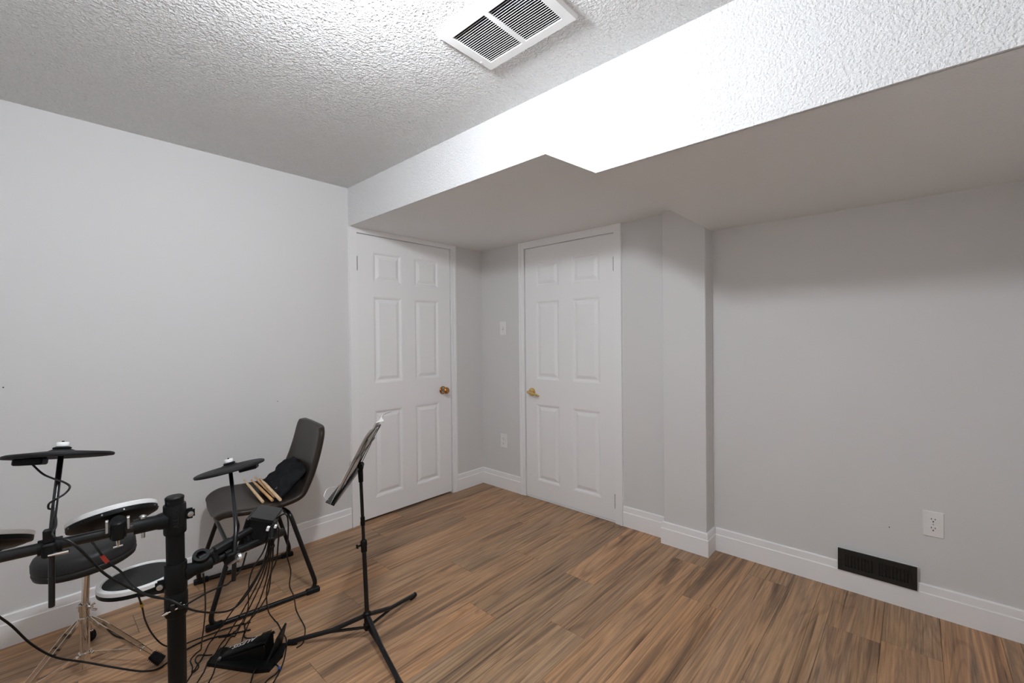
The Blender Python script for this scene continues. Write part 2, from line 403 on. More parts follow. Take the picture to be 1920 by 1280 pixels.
door_2 = door('door_2', toF, D2A, D2B, D2T, C2, RW2, .012, D2B+.001, [1.763, .148], 'white six-panel door with a gold lever handle')
# strip of threshold under door 2
struct('trim_3', MB().box((D2A, -.004, 0), (D2B, .05, .007), .002), 'trim_paint', smooth=False)
# round knob
kp = V((0, -.443, .852)); km = MB()
km.lathe([(0, -.001), (.032, -.001), (.033, .004), (.029, .009), (.020, .011)], kp, (1, 0, 0))
km.lathe([(.011, .008), (.011, .028), (.013, .031), (.024, .037), (.027, .046), (.0265, .054), (.021, .062), (.012, .0655), (0, .066)], kp, (1, 0, 0))
o = build('knob', km, 'aged_brass', door_1); o['label'] = 'round bronze-toned door knob'
# lever handle
kp = V((.570, 0, .838)); km = MB()
km.lathe([(0, -.001), (.032, -.001), (.033, .004), (.029, .010), (.016, .013), (.011, .016), (.011, .048), (0, .05)], kp, (0, -1, 0))
lp = [kp+V((-.012, -.045, .004)), kp+V((.02, -.048, .002)), kp+V((.055, -.05, -.006)), kp+V((.085, -.047, -.014)), kp+V((.104, -.042, -.022))]
km.tube(spline(lp, 5), [.0085]*6+[.008]*10+[.0065]*5, 12)
o = build('lever_handle', km, 'brass', door_2); o['label'] = 'gold lever door handle'

# small nail marks on walls
for (pt, n_) in [(onx(520.5, 752, 0), V((1, 0, 0))), (onx(6, 726, 0), V((1, 0, 0)))]:
    build('nail_hole', MB().lathe([(0, -.001), (.003, -.001), (.0022, .0008), (0, .001)], pt, n_, 10), 'black_plastic', wl)
build('nail_hole', MB().lathe([(0, -.001), (.003, -.001), (.0022, .0008), (0, .001)], ony(1667.5, 988, Y2), (0, -1, 0), 10), 'black_plastic', bpy.data.objects['wall_recess'])

# ------------------------------------------------------------------ ceiling air vent
vc = V(((VX0+VX1)/2, (VY0+VY1)/2, HC)); vt = thing('ceiling_vent', 'white rectangular louvred air vent on the popcorn ceiling', 'vent', vc)
mb = MB(); zt, zb = HC+.001, HC-.012
def ringbox(mb, x0, x1, y0, y1, w_, z0, z1, slope=.006):
    vs = []
    for (i_, z) in [(0, z1), (slope, z0), (w_, z0), (w_, z0+.004)]:
        vs += [(x0+i_, y0+i_, z), (x1-i_, y0+i_, z), (x1-i_, y1-i_, z), (x0+i_, y1-i_, z)]
    fs = [(k*4+q, k*4+(q+1) % 4, (k+1)*4+(q+1) % 4, (k+1)*4+q) for k in range(3) for q in range(4)]
    return mb.add(vs, fs)
ringbox(mb, VX0, VX1, VY0, VY1, .038, zb, zt)
part(vt, 'frame', mb, 'plastic_white', smooth=False)
part(vt, 'divider', MB().box((vc.x-.009, VY0+.037, zb), (vc.x+.009, VY1-.037, zb+.006), .001), 'plastic_white', smooth=False)
lx0, lx1 = VX0+.037, vc.x-.008
NS = 20; pitch = (VY1-VY0-.076)/NS
sm = MB(); hw = (lx1-lx0)/2
sm.box((-hw, -.0006, -.0034), (hw, .0006, .0034)); rot = Matrix.Rotation(math.radians(-47), 4, 'X')
me = bpy.data.meshes.new('louver'); me.from_pydata([tuple(rot @ p) for p in sm.v], [], sm.f); me.materials.append(MATS['plastic_white'])
for bank in (0, 1):
    xc = (lx0+lx1)/2 if bank == 0 else vc.x*2-(lx0+lx1)/2
    for k in range(NS):
        o = bpy.data.objects.new('louver', me); COL.objects.link(o); o.parent = vt
        o.location = V((xc, VY0+.038+(k+.5)*pitch, zb+.006))-vc
mb = MB(); e_ = .001
bx = [(hx0+.003, hy0+.003), (hx1-.003, hy0+.003), (hx1-.003, hy1-.003), (hx0+.003, hy1-.003)]
vs = [(x, y, HC-.004) for x, y in bx]+[(x, y, HC+.30) for x, y in bx]
mb.add(vs, [(4, 5, 6, 7)]+[(k, (k+1) % 4, (k+1) % 4+4, k+4) for k in range(4)])
part(vt, 'duct', mb, 'duct_metal', smooth=False)
part(vt, 'damper', MB().box((hx0, hy0+.03, HC+.09), (hx0+.2, hy1-.05, HC+.094)), 'duct_blue', smooth=False); part(vt, 'damper', MB().box((hx0+.19, hy0+.07, HC+.05), (hx1, hy0+.13, HC+.054)), 'duct_blue', smooth=False)
part(vt, 'screw', MB().lathe([(0, -.0005), (.004, -.0005), (.003, .0015), (0, .002)], (VX0+.014, vc.y+.065, zb), (0, 0, -1), 12), 'plastic_white')

# ------------------------------------------------------------------ ceiling lamp, just above the frame: its glow shows on the ceiling
def ceiling_lamp(p, watt, label):
    t = thing('ceiling_lamp_offscreen', label, 'lamp', V((p.x, p.y, HC)))
    part(t, 'lamp_base', MB().lathe([(0, 0), (.062, 0), (.062, -.012), (.046, -.03), (.034, -.044), (0, -.046)], (p.x, p.y, HC)), 'plastic_white')
    m = MATS['lamp_glass'].copy(); m.name = 'lamp_glass_lit'
    R_ = .054; area = 4*math.pi*R_*R_
    m.node_tree.nodes['Principled BSDF'].inputs['Emission Strength'].default_value = watt/(math.pi*area)/1.0
    MATS[m.name] = m
    prof = [(R_*math.sin(a), -R_*math.cos(a)) for a in [math.pi*k/12 for k in range(13)]]; prof[0] = (0, -R_); prof[-1] = (0, R_)
    part(t, 'globe', MB().lathe(prof, p, n=20), m.name)
ceiling_lamp(LAMP, LAMP_W*.1, 'round white globe lamp on the popcorn ceiling beside the air vent')

# ------------------------------------------------------------------ outlets and switch
def plate(root, c, n_, w_=.070, h_=.115):
    """bevelled plate standing on the wall plane facing -Y at c"""
    return part(root, 'cover_plate', MB().box((c.x-w_/2, c.y-.005, c.z-h_/2), (c.x+w_/2, c.y+.001, c.z+h_/2), .0025), 'plastic_white', smooth=False)
def outlet(c, label):
    t = thing('wall_outlet', label, 'outlet', c); plate(t, c, None)
    for s_ in (1, -1):
        cz = c.z+s_*.0195
        q = [(c.x+.0168*math.cos(a), c.y-.0048, cz+max(-.0115, min(.0115, .0168*math.sin(a)))) for a in [2*math.pi*k/28 for k in range(28)]]
        rc = part(t, 'receptacle', MB().prism(q, (0, -.0022, 0)), 'plastic_white', smooth=False)
        sl = MB(); yy = c.y-.0071
        sl.box((c.x-.0074, yy-.0004, cz+.0005), (c.x-.0052, yy+.001, cz+.0085)); sl.box((c.x+.0052, yy-.0004, cz+.001), (c.x+.0074, yy+.001, cz+.0078))
        sl.prism([(c.x+.0028*math.cos(a), yy-.0004, cz-.0068+.0028*math.sin(a)) for a in [2*math.pi*k/12 for k in range(12)]], (0, .0012, 0))
        part(t, 'slots', sl, 'dark_gap', under=rc, smooth=False)
    part(t, 'screw', MB().lathe([(0, 0), (.003, 0), (.0026, .0012), (0, .0015)], (c.x, c.y-.005, c.z), (0, -1, 0), 10), 'zinc')
a, b = ony(1730, 955, Y2), ony(1770, 1010, Y2)
oc = (a+b)/2; outlet(V((oc.x, Y2, oc.z)), 'white duplex wall outlet above the black floor register')
a, b = ony(939, 813, 0), ony(951, 839, 0); oc = (a+b)/2
outlet(V((oc.x, 0, oc.z)), 'white duplex wall outlet in the corner between the two doors')
a, b = ony(938, 602, 0), ony(949, 629, 0); oc = (a+b)/2; sc = V((oc.x, 0, oc.z))
t = thing('light_switch', 'white toggle light switch on the wall beside the lever-handled door', 'switch', sc); plate(t, sc, None)
part(t, 'toggle', MB().box((sc.x-.005, -.012, -.004+sc.z), (sc.x+.005, -.004, sc.z+.012), .0015), 'plastic_white')
part(t, 'toggle_slot', MB().box((sc.x-.006, -.0058, sc.z-.013), (sc.x+.006, -.0045, sc.z+.013)), 'zinc', smooth=False)

# ------------------------------------------------------------------ black register on the baseboard
ra, rb = ony(1571, 1031, Y2-.02), ony(1720, 1113, Y2-.02)
rx0, rx1 = ra.x, rb.x; rz0, rz1 = .099, .206; yf = Y2-.024
t = thing('floor_register', 'black metal slotted air register fixed over the white baseboard', 'register', V(((rx0+rx1)/2, Y2, rz0)))
nb = 16; fw = .030
fr = MB(); fr.box((rx0, yf, rz0), (rx0+fw, yf+.006, rz1)); fr.box((rx1-fw, yf, rz0), (rx1, yf+.006, rz1))
fr.box((rx0+fw, yf, rz1-.024), (rx1-fw, yf+.006, rz1)); fr.box((rx0+fw, yf, rz0), (rx1-fw, yf+.006, rz0+.024))
xm = (rx0+rx1)/2; fr.box((xm-.012, yf, rz0+.024), (xm+.012, yf+.006, rz1-.024))
part(t, 'frame', fr, 'register_black', smooth=False)
part(t, 'flange', MB().box((rx0-.003, yf+.006, rz0-.003), (rx1+.003, yf+.009, rz0+.006)).box((rx0-.003, yf+.006, rz1-.006), (rx1+.003, yf+.009, rz1+.003)).box((rx0-.003, yf+.006, rz0+.006), (rx0+.006, yf+.009, rz1-.006)).box((rx1-.006, yf+.006, rz0+.006), (rx1+.003, yf+.009, rz1-.006)), 'plastic_white', label='white edge plate behind the register', smooth=False)
part(t, 'mounting_box', MB().box((rx0+.007, yf+.0092, rz0+.007), (rx1-.007, Y2+.001, rz1-.007)), 'register_black', smooth=False)
for half in (0, 1):
    xa = rx0+fw if half == 0 else xm+.012; xb = xm-.012 if half == 0 else rx1-fw; n_ = 8; stp = (xb-xa)/n_
    for k in range(n_+0):
        x_ = xa+(k+.5)*stp
        part(t, 'louver', MB().box((x_-stp*.24, yf+.0005, rz0+.0235), (x_+stp*.24, yf+.0055, rz1-.0235)), 'register_black', smooth=False)
part(t, 'damper_lever', MB().box((rx1-.024, yf-.006, (rz0+rz1)/2-.014), (rx1-.019, yf+.001, (rz0+rz1)/2+.014), .001), 'register_black', smooth=False)

# ------------------------------------------------------------------ side chair
ca, cb = V((.284, -2.145, 0)), V((.338, -1.685, 0)); cdir = (cb-ca).normalized()      # towards the back of the chair
cx = V((cdir.y, -cdir.x, 0)); cm = (ca+cb)/2
chair = thing('side_chair', 'dark brown faux leather side chair with black tube frame beside the grey wall', 'chair', cm)
CH = lambda x, y, z: cm+cx*x+cdir*y+V((0, 0, z))
prof = [(-.170, .424), (-.155, .445), (-.11, .452), (-.03, .444), (.05, .436), (.12, .436), (.172, .446), (.214, .478), (.247, .56), (.270, .65), (.288, .73), (.302, .797), (.306, .816)]
pf = spline([V((0, y, z)) for y, z in prof], 3); NSEG = len(pf); NT = 14; gv = []; gf = []
L_ = [0]
for i in range(1, NSEG): L_.append(L_[-1]+(pf[i]-pf[i-1]).length)
TL = L_[-1]
for i in range(NSEG):
    s_ = L_[i]; w_ = .243-.025*max(0, (s_/TL-.45)/.55)
    for e0, rr in ((s_, .120), (TL-s_, .062)):
        if e0 < rr: w_ -= rr*(1-math.sqrt(max(0, 1-((rr-e0)/rr)**2)))
    tang = (pf[min(i+1, NSEG-1)]-pf[max(i-1, 0)]).normalized(); nrm = V((0, -tang.z, tang.y))
    if nrm.z < 0 and abs(tang.z) < .5: nrm = -nrm
    mid = math.exp(-((s_/TL-.5)/.22)**2)
    for k in range(NT+1):
        t_ = -1+2*k/NT; lift = (.010+.028*mid)*abs(t_)**3.2
        p = pf[i]+nrm*lift; gv.append(CH(w_*t_, p.y, p.z))
for i in range(NSEG-1):
    for k in range(NT): a = i*(NT+1)+k; gf.append((a, a+1, a+NT+2, a+NT+1))
from mathutils.bvhtree import BVHTree
mb = MB().add(gv, gf); sh = part(chair, 'seat_shell', mb, 'chair_leather', angle=60)
if sh.data.polygons[NT*8+NT//2].normal.z > 0: sh.data.flip_normals()      # padding grows towards the sitter
seat_tree = BVHTree.FromPolygons(gv, gf)
md = sh.modifiers.new('solid', 'SOLIDIFY'); md.thickness = .030; md.offset = -1 
md = sh.modifiers.new('sub', 'SUBSURF'); md.levels = 1; md.render_levels = 1
bpy.context.view_layer.update()
_dg = bpy.context.evaluated_depsgraph_get(); _me = sh.evaluated_get(_dg).to_mesh()
shell_tree = BVHTree.FromPolygons([chair.location+v.co for v in _me.vertices], [tuple(f.vertices) for f in _me.polygons])
# stitched seam along the shell edge
edge = []
for i in range(2, NSEG-2): edge.append(gv[i*(NT+1)+NT-1]+V((0, 0, 0)))
for sx, lab in ((.215, 'near'), (-.215, 'far')):
    sgn = 1 if sx > 0 else -1; xx = sgn*.243
    lp = rounded([CH(xx*.55, -.10, .412), CH(xx*.84, -.105, .408), CH(xx, -.230, .012), CH(xx, .232, .012), CH(xx*.86, .115, .412), CH(xx*.55, .11, .412)], .062, 7)
    lf = part(chair, 'leg_frame', MB().tube(lp, .0105, 12), 'black_metal')
    for yy, q in ((-.205, -1), (.207, 1)):
        part(chair, 'foot_cap', MB().box((-.014, -.032, -.012), (.014, .032, .012), .004, M=frame(CH(xx, yy, .0121), cx, cdir)), 'black_rubber', under=lf, smooth=False)
part(chair, 'crossbar', MB().tube([CH(-.222, -.142, .330), CH(.222, -.142, .330)], .009, 12), 'black_metal')
part(chair, 'crossbar', MB().tube([CH(-.16, .108, .410), CH(.16, .108, .410)], .009, 12), 'black_metal')

# stick bag slumped into the corner of seat and back
def blob(w_, l_, h_, seed, n=22):
    bm = bmesh.new(); bmesh.ops.create_cube(bm, size=1); bmesh.ops.subdivide_edges(bm, edges=list(bm.edges), cuts=n, use_grid_fill=True)
    for v in bm.verts:
        x, y, z = v.co*2
        e = max(.10, 1-abs(x)**5*.9)*max(.10, 1-abs(y)**5*.9)
        cr = 1-abs(noise.noise(V((x*1.7+seed, y*2.1-seed, .3))))*2                  # ridged folds
        c2_ = 1-abs(noise.noise(V((x*3.4-seed, y*3.0+seed, 1.7))))*2
        lump = .5+.5*noise.noise(V((x*1.1+seed*2, y*1.2, 0)))
        zz = z*h_/2*e*(.55+.75*lump)+(cr**3*.010+c2_**3*.006)*(1 if z > -.5 else .3)
        ox = .10*noise.noise(V((y*1.3, seed, 2)))+.04*noise.noise(V((y*4, seed, 7))); oy = .12*noise.noise(V((x*1.3, seed, 5)))+.05*noise.noise(V((x*4, seed, 9)))
        v.co = V(((x*(1-.10*y)+ox)*w_/2, (y*(1-.06*x)+oy)*l_/2, zz))
    return bm
bz = V((0, 0, 0)); bagc = CH(.0, .140, .532)
bm = blob(.33, .21, .062, 3.3); Mx = frame(bagc, cx, cdir*.80+V((0, 0, .60)))
bm.transform(Mx)
for v in bm.verts:                                   # settle the bag on seat and backrest
    for _ in range(2):
        lc, nn, ix, ds = seat_tree.find_nearest(v.co)
        if nn.dot(CH(0, -.1, .75)-lc) < 0: nn = -nn
        sdist = (v.co-lc).dot(nn)
        if sdist < .0305: v.co += nn*(.0305-sdist)
bag_mesh = MB(); bag_mesh.add([v.co.copy() for v in bm.verts], []); bm.verts.index_update(); bm.faces.ensure_lookup_table()
bag_tree = BVHTree.FromBMesh(bm)
bag = thing('stick_bag', 'soft black fabric stick bag slumped on the brown chair seat', 'bag', bagc)
part(bag, 'pouch', MB().bm(bm), 'bag_fabric', angle=80)
zp = [Mx @ V((-.02+.14*k/10, -.055+.006*math.sin(k), .026+.002*math.sin(k*1.7))) for k in range(11)]
part(bag, 'zipper', MB().tube(spline(zp, 3), .0022, 6), 'black_metal')
part(bag, 'zipper_pull', MB().box((-.012, -.003, -.001), (.012, .003, .001), .0008, M=frame(zp[9], cx*.5+cdir*-.5, cdir)), 'zinc')

# drum sticks lying on the seat
def stick(p, q, m, label):
    p, q = V(p), V(q); ax = (q-p).normalized(); L = (q-p).length
    pr = [(0, 0), (.0035, .0008), (.0050, .004), (.0044, .010), (.0030, .016), (.0048, .06), (.0070, .11), (.0072, L-.004), (.0058, L-.001), (0, L)]
    mb = MB().lathe(pr, p, ax, 14); o = build('drumstick', mb, m, base=p); return tag(o, label, 'drumstick', 'drumsticks on the chair seat')
def onseat(px, py, z=.472): return onz(px, py, z)
def support(p, r_):
    h = -1
    for tr in [shell_tree, bag_tree]+stick_trees:
        hit = tr.ray_cast(V((p.x, p.y, p.z+.15)), V((0, 0, -1)), .4)
        if hit[0] is not None: h = max(h, hit[0].z+r_)
    return h
stick_trees = []
for (a, b, m, z0, lab) in [((459, 901), (493, 941), 'stick_maple', .470, 'pale maple drumstick on the brown chair seat, apart from the others'),
                      ((472, 900), (511, 938), 'stick_hickory', .472, 'tan drumstick on the brown seat in the middle of the row'),
                      ((480, 896), (516, 931), 'stick_hickory', .480, 'tan drumstick leaning against the black stick bag'),
                      ((489, 898), (526, 937), 'stick_maple', .490, 'pale maple drumstick resting over the edge of the black stick bag')]:
    za = zb_ = z0
    q = onseat(*b, zb_); p = min((onseat(*a, z0+.002*k) for k in range(60)), key=lambda c_: abs((c_-q).length-.38))
    for _ in range(6):                               # let the stick settle on what lies under it
        cl = []
        for k in range(1, 40):
            t_ = k/40; c_ = p*(1-t_)+q*t_; sdv = V((q.y-p.y, p.x-q.x, 0)).normalized(); rs = .0048 if t_ < .15 else .0071
            for of in (-.78, 0, .78):
                h = support(c_+sdv*rs*of, rs*math.sqrt(1-of*of))
                if h > 0: cl.append(c_.z-h)
        dz = -min(cl)-.0004
        if _ < 5: q = onseat(*b, q.z+dz*.7); p = onseat(*a, p.z+dz*.7); p = q+(p-q).normalized()*.38
        else: q = q+V((0, 0, dz)); p = p+V((0, 0, dz))
    o = stick(p, q, m, lab)
    stick_trees.append(BVHTree.FromPolygons([o.matrix_basis @ v.co for v in o.data.vertices], [tuple(f.vertices) for f in o.data.polygons]))

# ------------------------------------------------------------------ music stand
tips = [onz(777, 1116, .008), onz(543, 1205, .008), onz(752, 1286, .008)]
hubc = V((1.095, -1.729, 0)); headp = V((1.073, -1.740, .695)); hub0 = V((1.095, -1.729, .062))
ms = thing('music_stand', 'black folding tripod music stand on the wooden floor', 'music stand', hubc)
pd = (headp-hub0).normalized()
part(ms, 'hub', MB().lathe([(0, -.02), (.014, -.02), (.017, -.012), (.017, .004), (.013, .008), (.013, .03), (.016, .034), (.016, .05), (.010, .055), (0, .055)], hub0, pd, 18), 'black_plastic')
part(ms, 'pole', MB().tube([hub0, hub0+pd*.335], .0092, 14), 'black_metal', label='lower tube of the stand')
part(ms, 'pole', MB().tube([hub0+pd*.32, headp], .0070, 14), 'black_metal', label='slim upper tube of the stand')
cl = part(ms, 'clamp', MB().lathe([(.0095, -.028), (.0125, -.026), (.0125, -.004), (.0140, 0), (.0140, .016), (.0105, .022), (.008, .024)], hub0+pd*.335, pd, 16), 'black_plastic')
kd = pd.cross(V((1, 0, 0))).normalized()
part(ms, 'clamp_screw', MB().tube([hub0+pd*.34, hub0+pd*.34-kd*.03], .004, 8).box((-.003, -.008, -.006), (.003, .008, .006), .0015, M=frame(hub0+pd*.34-kd*.03, kd, pd)), 'black_plastic', under=cl)
part(ms, 'collar', MB().lathe([(.0072, -.02), (.009, -.02), (.009, .014), (.0072, .016)], hub0+pd*.44, pd, 14), 'black_plastic')
for tpx in tips:
    hz = hub0+V((0, 0, .0)); out = (V((tpx.x, tpx.y, 0))-V((hz.x, hz.y, 0))).normalized()
    up0 = hz+pd*.036+out*.014; lo0 = hz-pd*.012+out*.014
    mid = lo0*.52+tpx*.48+V((0, 0, .012))
    lg = part(ms, 'leg', MB().tube([up0, mid*.9+up0*.1, tpx+V((0, 0, .004))], [.0095, .0095, .0095], 10), 'black_metal')
    part(ms, 'strut', MB().tube([lo0, mid], .006, 8), 'black_metal', under=lg)
    part(ms, 'foot_tip', MB().tube([tpx+V((0, 0, .004))-out*.03, tpx+V((0, 0, .003))+out*.006], .0108, 12), 'black_rubber', under=lg)
    part(ms, 'rivet', MB().lathe([(0, 0), (.004, 0), (.003, .002), (0, .003)], mid+V((0, 0, .009)), (0, 0, 1), 8), 'zinc', under=lg)
# desk
nh = V((-.649, -.761, 0)).normalized(); wd = V((-nh.y, nh.x, 0)); 
if wd.dot(ray(680, 870)) < 0: wd = -wd
TL_ = math.radians(27); up = -nh*math.sin(TL_)+V((0, 0, math.cos(TL_))); fn = up.cross(wd) 
if fn.dot(nh) < 0: fn = -fn
dc = headp+V((0, 0, .034))+fn*.022+r*.014
DK = lambda w_, h_, n_=0.0: dc+wd*w_+up*h_+fn*n_
part(ms, 'head_bracket', MB().lathe([(0, -.03), (.0095, -.03), (.0105, 0), (.0105, .022), (0, .024)], headp, pd, 14).tube([headp+pd*.015, dc-fn*.012], .009, 10).tube([dc-wd*.018-fn*.008, dc+wd*.018-fn*.008], .011, 12), 'black_plastic')
WD, HD0, HD1 = .235, -.098, .172
def bar(nm, a, b, r_=.0042, flat=True):
    dr_ = (b-a).normalized(); Mf = frame((a+b)/2, dr_, fn); L = (b-a).length
    return part(ms, nm, MB().box((-L/2, -.0012, -.006), (L/2, .0012, .006), .0005, M=Mf), 'black_metal', smooth=False)
bar('desk_spine', DK(0, HD0, .0), DK(0, .17, .0))
bar('desk_arm', DK(0, .0, .003), DK(.15, .15, .003)); bar('desk_arm', DK(0, .0, .003), DK(-.15, .15, .003))
bar('desk_arm', DK(.15, .15, .006), DK(0.02, HD1, .006)); bar('desk_arm', DK(-.15, .15, .006), DK(-.02, HD1, .006))
bar('desk_arm', DK(-.20, .07, .0045), DK(.20, .07, .0045)); bar('desk_side', DK(-.21, HD0, .006), DK(-.15, .15, .006)); bar('desk_side', DK(.21, HD0, .006), DK(.15, .15, .006))
part(ms, 'desk_ledge', MB().prism([DK(-.225, HD0, -.002), DK(.225, HD0, -.002), DK(.225, HD0, .032), DK(-.225, HD0, .032)], up*.002).prism([DK(-.225, HD0, -.002), DK(.225, HD0, -.002), DK(.225, HD0+.034, -.002), DK(-.225, HD0+.034, -.002)], fn*.0015), 'black_metal', smooth=False)
for sg in (-1, 1):
    part(ms, 'page_holder', MB().tube(rounded([DK(sg*.20, HD0, .02), DK(sg*.20, HD0+.004, .05), DK(sg*.18, HD0+.03, .055), DK(sg*.17, HD0+.045, .03)], .01, 3), .0013, 6), 'zinc')
def sheet(w0, w1, h0, h1, n0, curl, m, label, seed):
    nu, nv = 10, 14; vs = []; fs = []
    for j in range(nv+1):
        for i in range(nu+1):
            a = i/nu; b = j/nv; hh = h0+(h1-h0)*b; nn = n0+.0022*math.sin(a*7+seed)-max(0, hh-.180)**2*curl*(1.2+math.sin(a*5+seed))
            vs.append(DK(w0+(w1-w0)*a, h0+(h1-h0)*b+.006*math.sin(a*6+seed)*b*b, nn))
    for j in range(nv):
        for i in range(nu): k = j*(nu+1)+i; fs.append((k, k+1, k+nu+2, k+nu+1))
    o = build('sheet_music', MB().add(vs, fs), m, base=DK((w0+w1)/2, h0, n0), angle=70)
    md = o.modifiers.new('thickness', 'SOLIDIFY'); md.thickness = .0012
    return tag(o, label, 'sheet music', 'sheets on the music stand')
sheet(-.228, .004, HD0+.002, .190, .0125, 12, 'paper_print', 'flat music sheet leaning low on the music stand', .4)
sheet(-.01, .222, HD0+.002, .206, .0175, 22, 'paper', 'white music sheet with a curled top edge on the music stand', 2.1)

# ------------------------------------------------------------------ drum throne
tc0 = onz(160, 1250, .03); tb = V((tc0.x, tc0.y, 0))
th = thing('drum_throne', 'round black padded drum throne on chrome tripod legs', 'stool', tb)
ct = dep(158, 1043, (tb-C).dot(d)); sh_ = ct.z-.03
sax = V((-.05, -.06, 1)).normalized()
seatc = V((tb.x, tb.y, sh_+.030))+r*.012
part(th, 'seat', MB().lathe([(0, -.028), (.132, -.028), (.142, -.022), (.146, -.008), (.145, -.003), (.1435, -.001), (.145, .001), (.146, .006), (.145, .030), (.138, .044), (.120, .052), (.08, .056), (0, .057)], seatc, sax, 48), 'throne_vinyl', angle=50)
part(th, 'seat_plate', MB().lathe([(0, -.05), (.018, -.05), (.020, -.036), (.06, -.03), (.06, -.027), (0, -.027)], seatc, sax), 'chrome')
part(th, 'post', MB().tube([tb+V((0, 0, .23)), seatc+V((0, 0, -.03))], .0115, 18), 'chrome')
pt_ = part(th, 'sleeve', MB().tube([tb+V((0, 0, .03)), tb+V((0, 0, .265))], .0150, 20), 'chrome')
hd = r.copy(); hd.z = 0; hd.normalize()
for k in range(7):
    z = .275+k*.016
    part(th, 'height_hole', MB().lathe([(0, 0), (.0028, 0), (.0025, .0004), (0, .0005)], tb+V((0, 0, z))+(hd*.0070-V((d.x, d.y, 0)).normalized()*.0093), (hd*.6-V((d.x, d.y, 0)).normalized()*.8), 8), 'dark_gap')
part(th, 'collar', MB().lathe([(.0152, -.012), (.018, -.012), (.018, .012), (.0152, .012)], tb+V((0, 0, .262)), n=20), 'chrome')
part(th, 'collar', MB().lathe([(.0152, -.008), (.019, -.008), (.019, .008), (.0152, .008)], tb+V((0, 0, .215)), n=20), 'chrome')
sl2 = part(th, 'collar', MB().lathe([(.0152, -.008), (.019, -.008), (.019, .008), (.0152, .008)], tb+V((0, 0, .082)), n=20), 'chrome')
wb = tb+V((0, 0, .262))
wn = MB().tube([wb-hd*.016, wb+hd*.034], .0038, 10); wn.tube(spline([wb+hd*.026, wb+hd*.032+V((0, 0, .009)), wb+hd*.046+V((0, 0, .016))], 4), [.003]*4+[.0045]*5, 8); wn.tube(spline([wb+hd*.026, wb+hd*.032-V((0, 0, .009)), wb+hd*.046-V((0, 0, .012))], 4), [.003]*4+[.0045]*5, 8)
wn.tube([wb-hd*.024, wb-hd*.014], .006, 6)
part(th, 'wing_screw', wn, 'chrome')
foot1 = onz(296, 1238, .018); a1 = math.atan2(foot1.y-tb.y, foot1.x-tb.x); rl = (V((foot1.x, foot1.y, 0))-tb).length
p2 = onz(38, 1290, .03); a2 = math.atan2(p2.y-tb.y, p2.x-tb.x)
for k, an in enumerate((a1, a1-2.0944, a1+2.0944)):
    if k == 1: an = a1-2.0
    o_ = V((math.cos(an), math.sin(an), 0)); sd = V((-o_.y, o_.x, 0)); rr = max(.24, rl) if k else rl
    top = tb+o_*.020+V((0, 0, .215)); kn = tb+o_*.052+V((0, 0, .190)); ft = tb+o_*rr+V((0, 0, .0258))
    lm = MB()
    for sg in (-1, 1):
        path = [top+sd*sg*.004, kn+sd*sg*.011, kn*.4+ft*.6+sd*sg*.011, ft+sd*sg*.006]
        for a, b in zip(path, path[1:]):
            L = (b-a).length; lm.box((-L/2-.001, -.0012, -.007), (L/2+.001, .0012, .007), M=frame((a+b)/2, b-a, sd))
    lg = part(th, 'leg', lm, 'chrome', smooth=False)
    bA = tb+o_*.024+V((0, 0, .082)); bB = kn*.28+ft*.72
    L = (bB-bA).length
    part(th, 'brace', MB().box((-L/2, -.0012, -.0055), (L/2, .0012, .0055), M=frame((bA+bB)/2, bB-bA, sd)), 'chrome', under=lg, smooth=False)
    part(th, 'rivet', MB().tube([bA+sd*.006, bA-sd*.006], .004, 8), 'chrome', under=lg); part(th, 'rivet', MB().tube([bB+sd*.014, bB-sd*.014], .003, 8), 'chrome', under=lg)
    fm = MB(); ax = (ft-kn).normalized(); fm.lathe([(0, -.03), (.013, -.03), (.016, -.02), (.018, .0), (.018, .018), (0, .02)], ft, ax, 14)
    for q in range(6): fm.lathe([(.012, 0), (.0195, 0), (.0205, .0022), (.012, .003)], ft+ax*(-.026+q*.0075), ax, 14)
    fo = part(th, 'rubber_foot', fm, 'black_rubber', under=lg, smooth=False)

# ------------------------------------------------------------------ electronic drum kit: rack, pads, cymbals, module
PX = V((dep(330, 1100, 1.19).x, dep(330, 1100, 1.19).y, 0)); PTOP = dep(330, 930, 1.19).z
kit = thing('drum_kit', 'black electronic drum kit rack with rubber pads and cymbal pads', 'drum kit', PX)
post = part(kit, 'post', MB().tube([PX+V((0, 0, .01)), PX+V((0, 0, PTOP-.002))], .0208, 28), 'black_satin')
part(kit, 'post_cap', MB().lathe([(.0208, -.004), (.0215, -.002), (.0215, .003), (.018, .006), (0, .0065)], PX+V((0, 0, PTOP-.004)), n=28), 'black_plastic', under=post)
part(kit, 'rubber_foot', MB().lathe([(0, 0), (.027, 0), (.027, .014), (.023, .03), (.0208, .045), (0, .045)], PX, n=24), 'black_rubber', under=post)
camh = V((C.x-PX.x, C.y-PX.y, 0)).normalized(); lat = V((-camh.y, camh.x, 0))
if lat.dot(r) < 0: lat = -lat
ZA, ZB = .790, .632
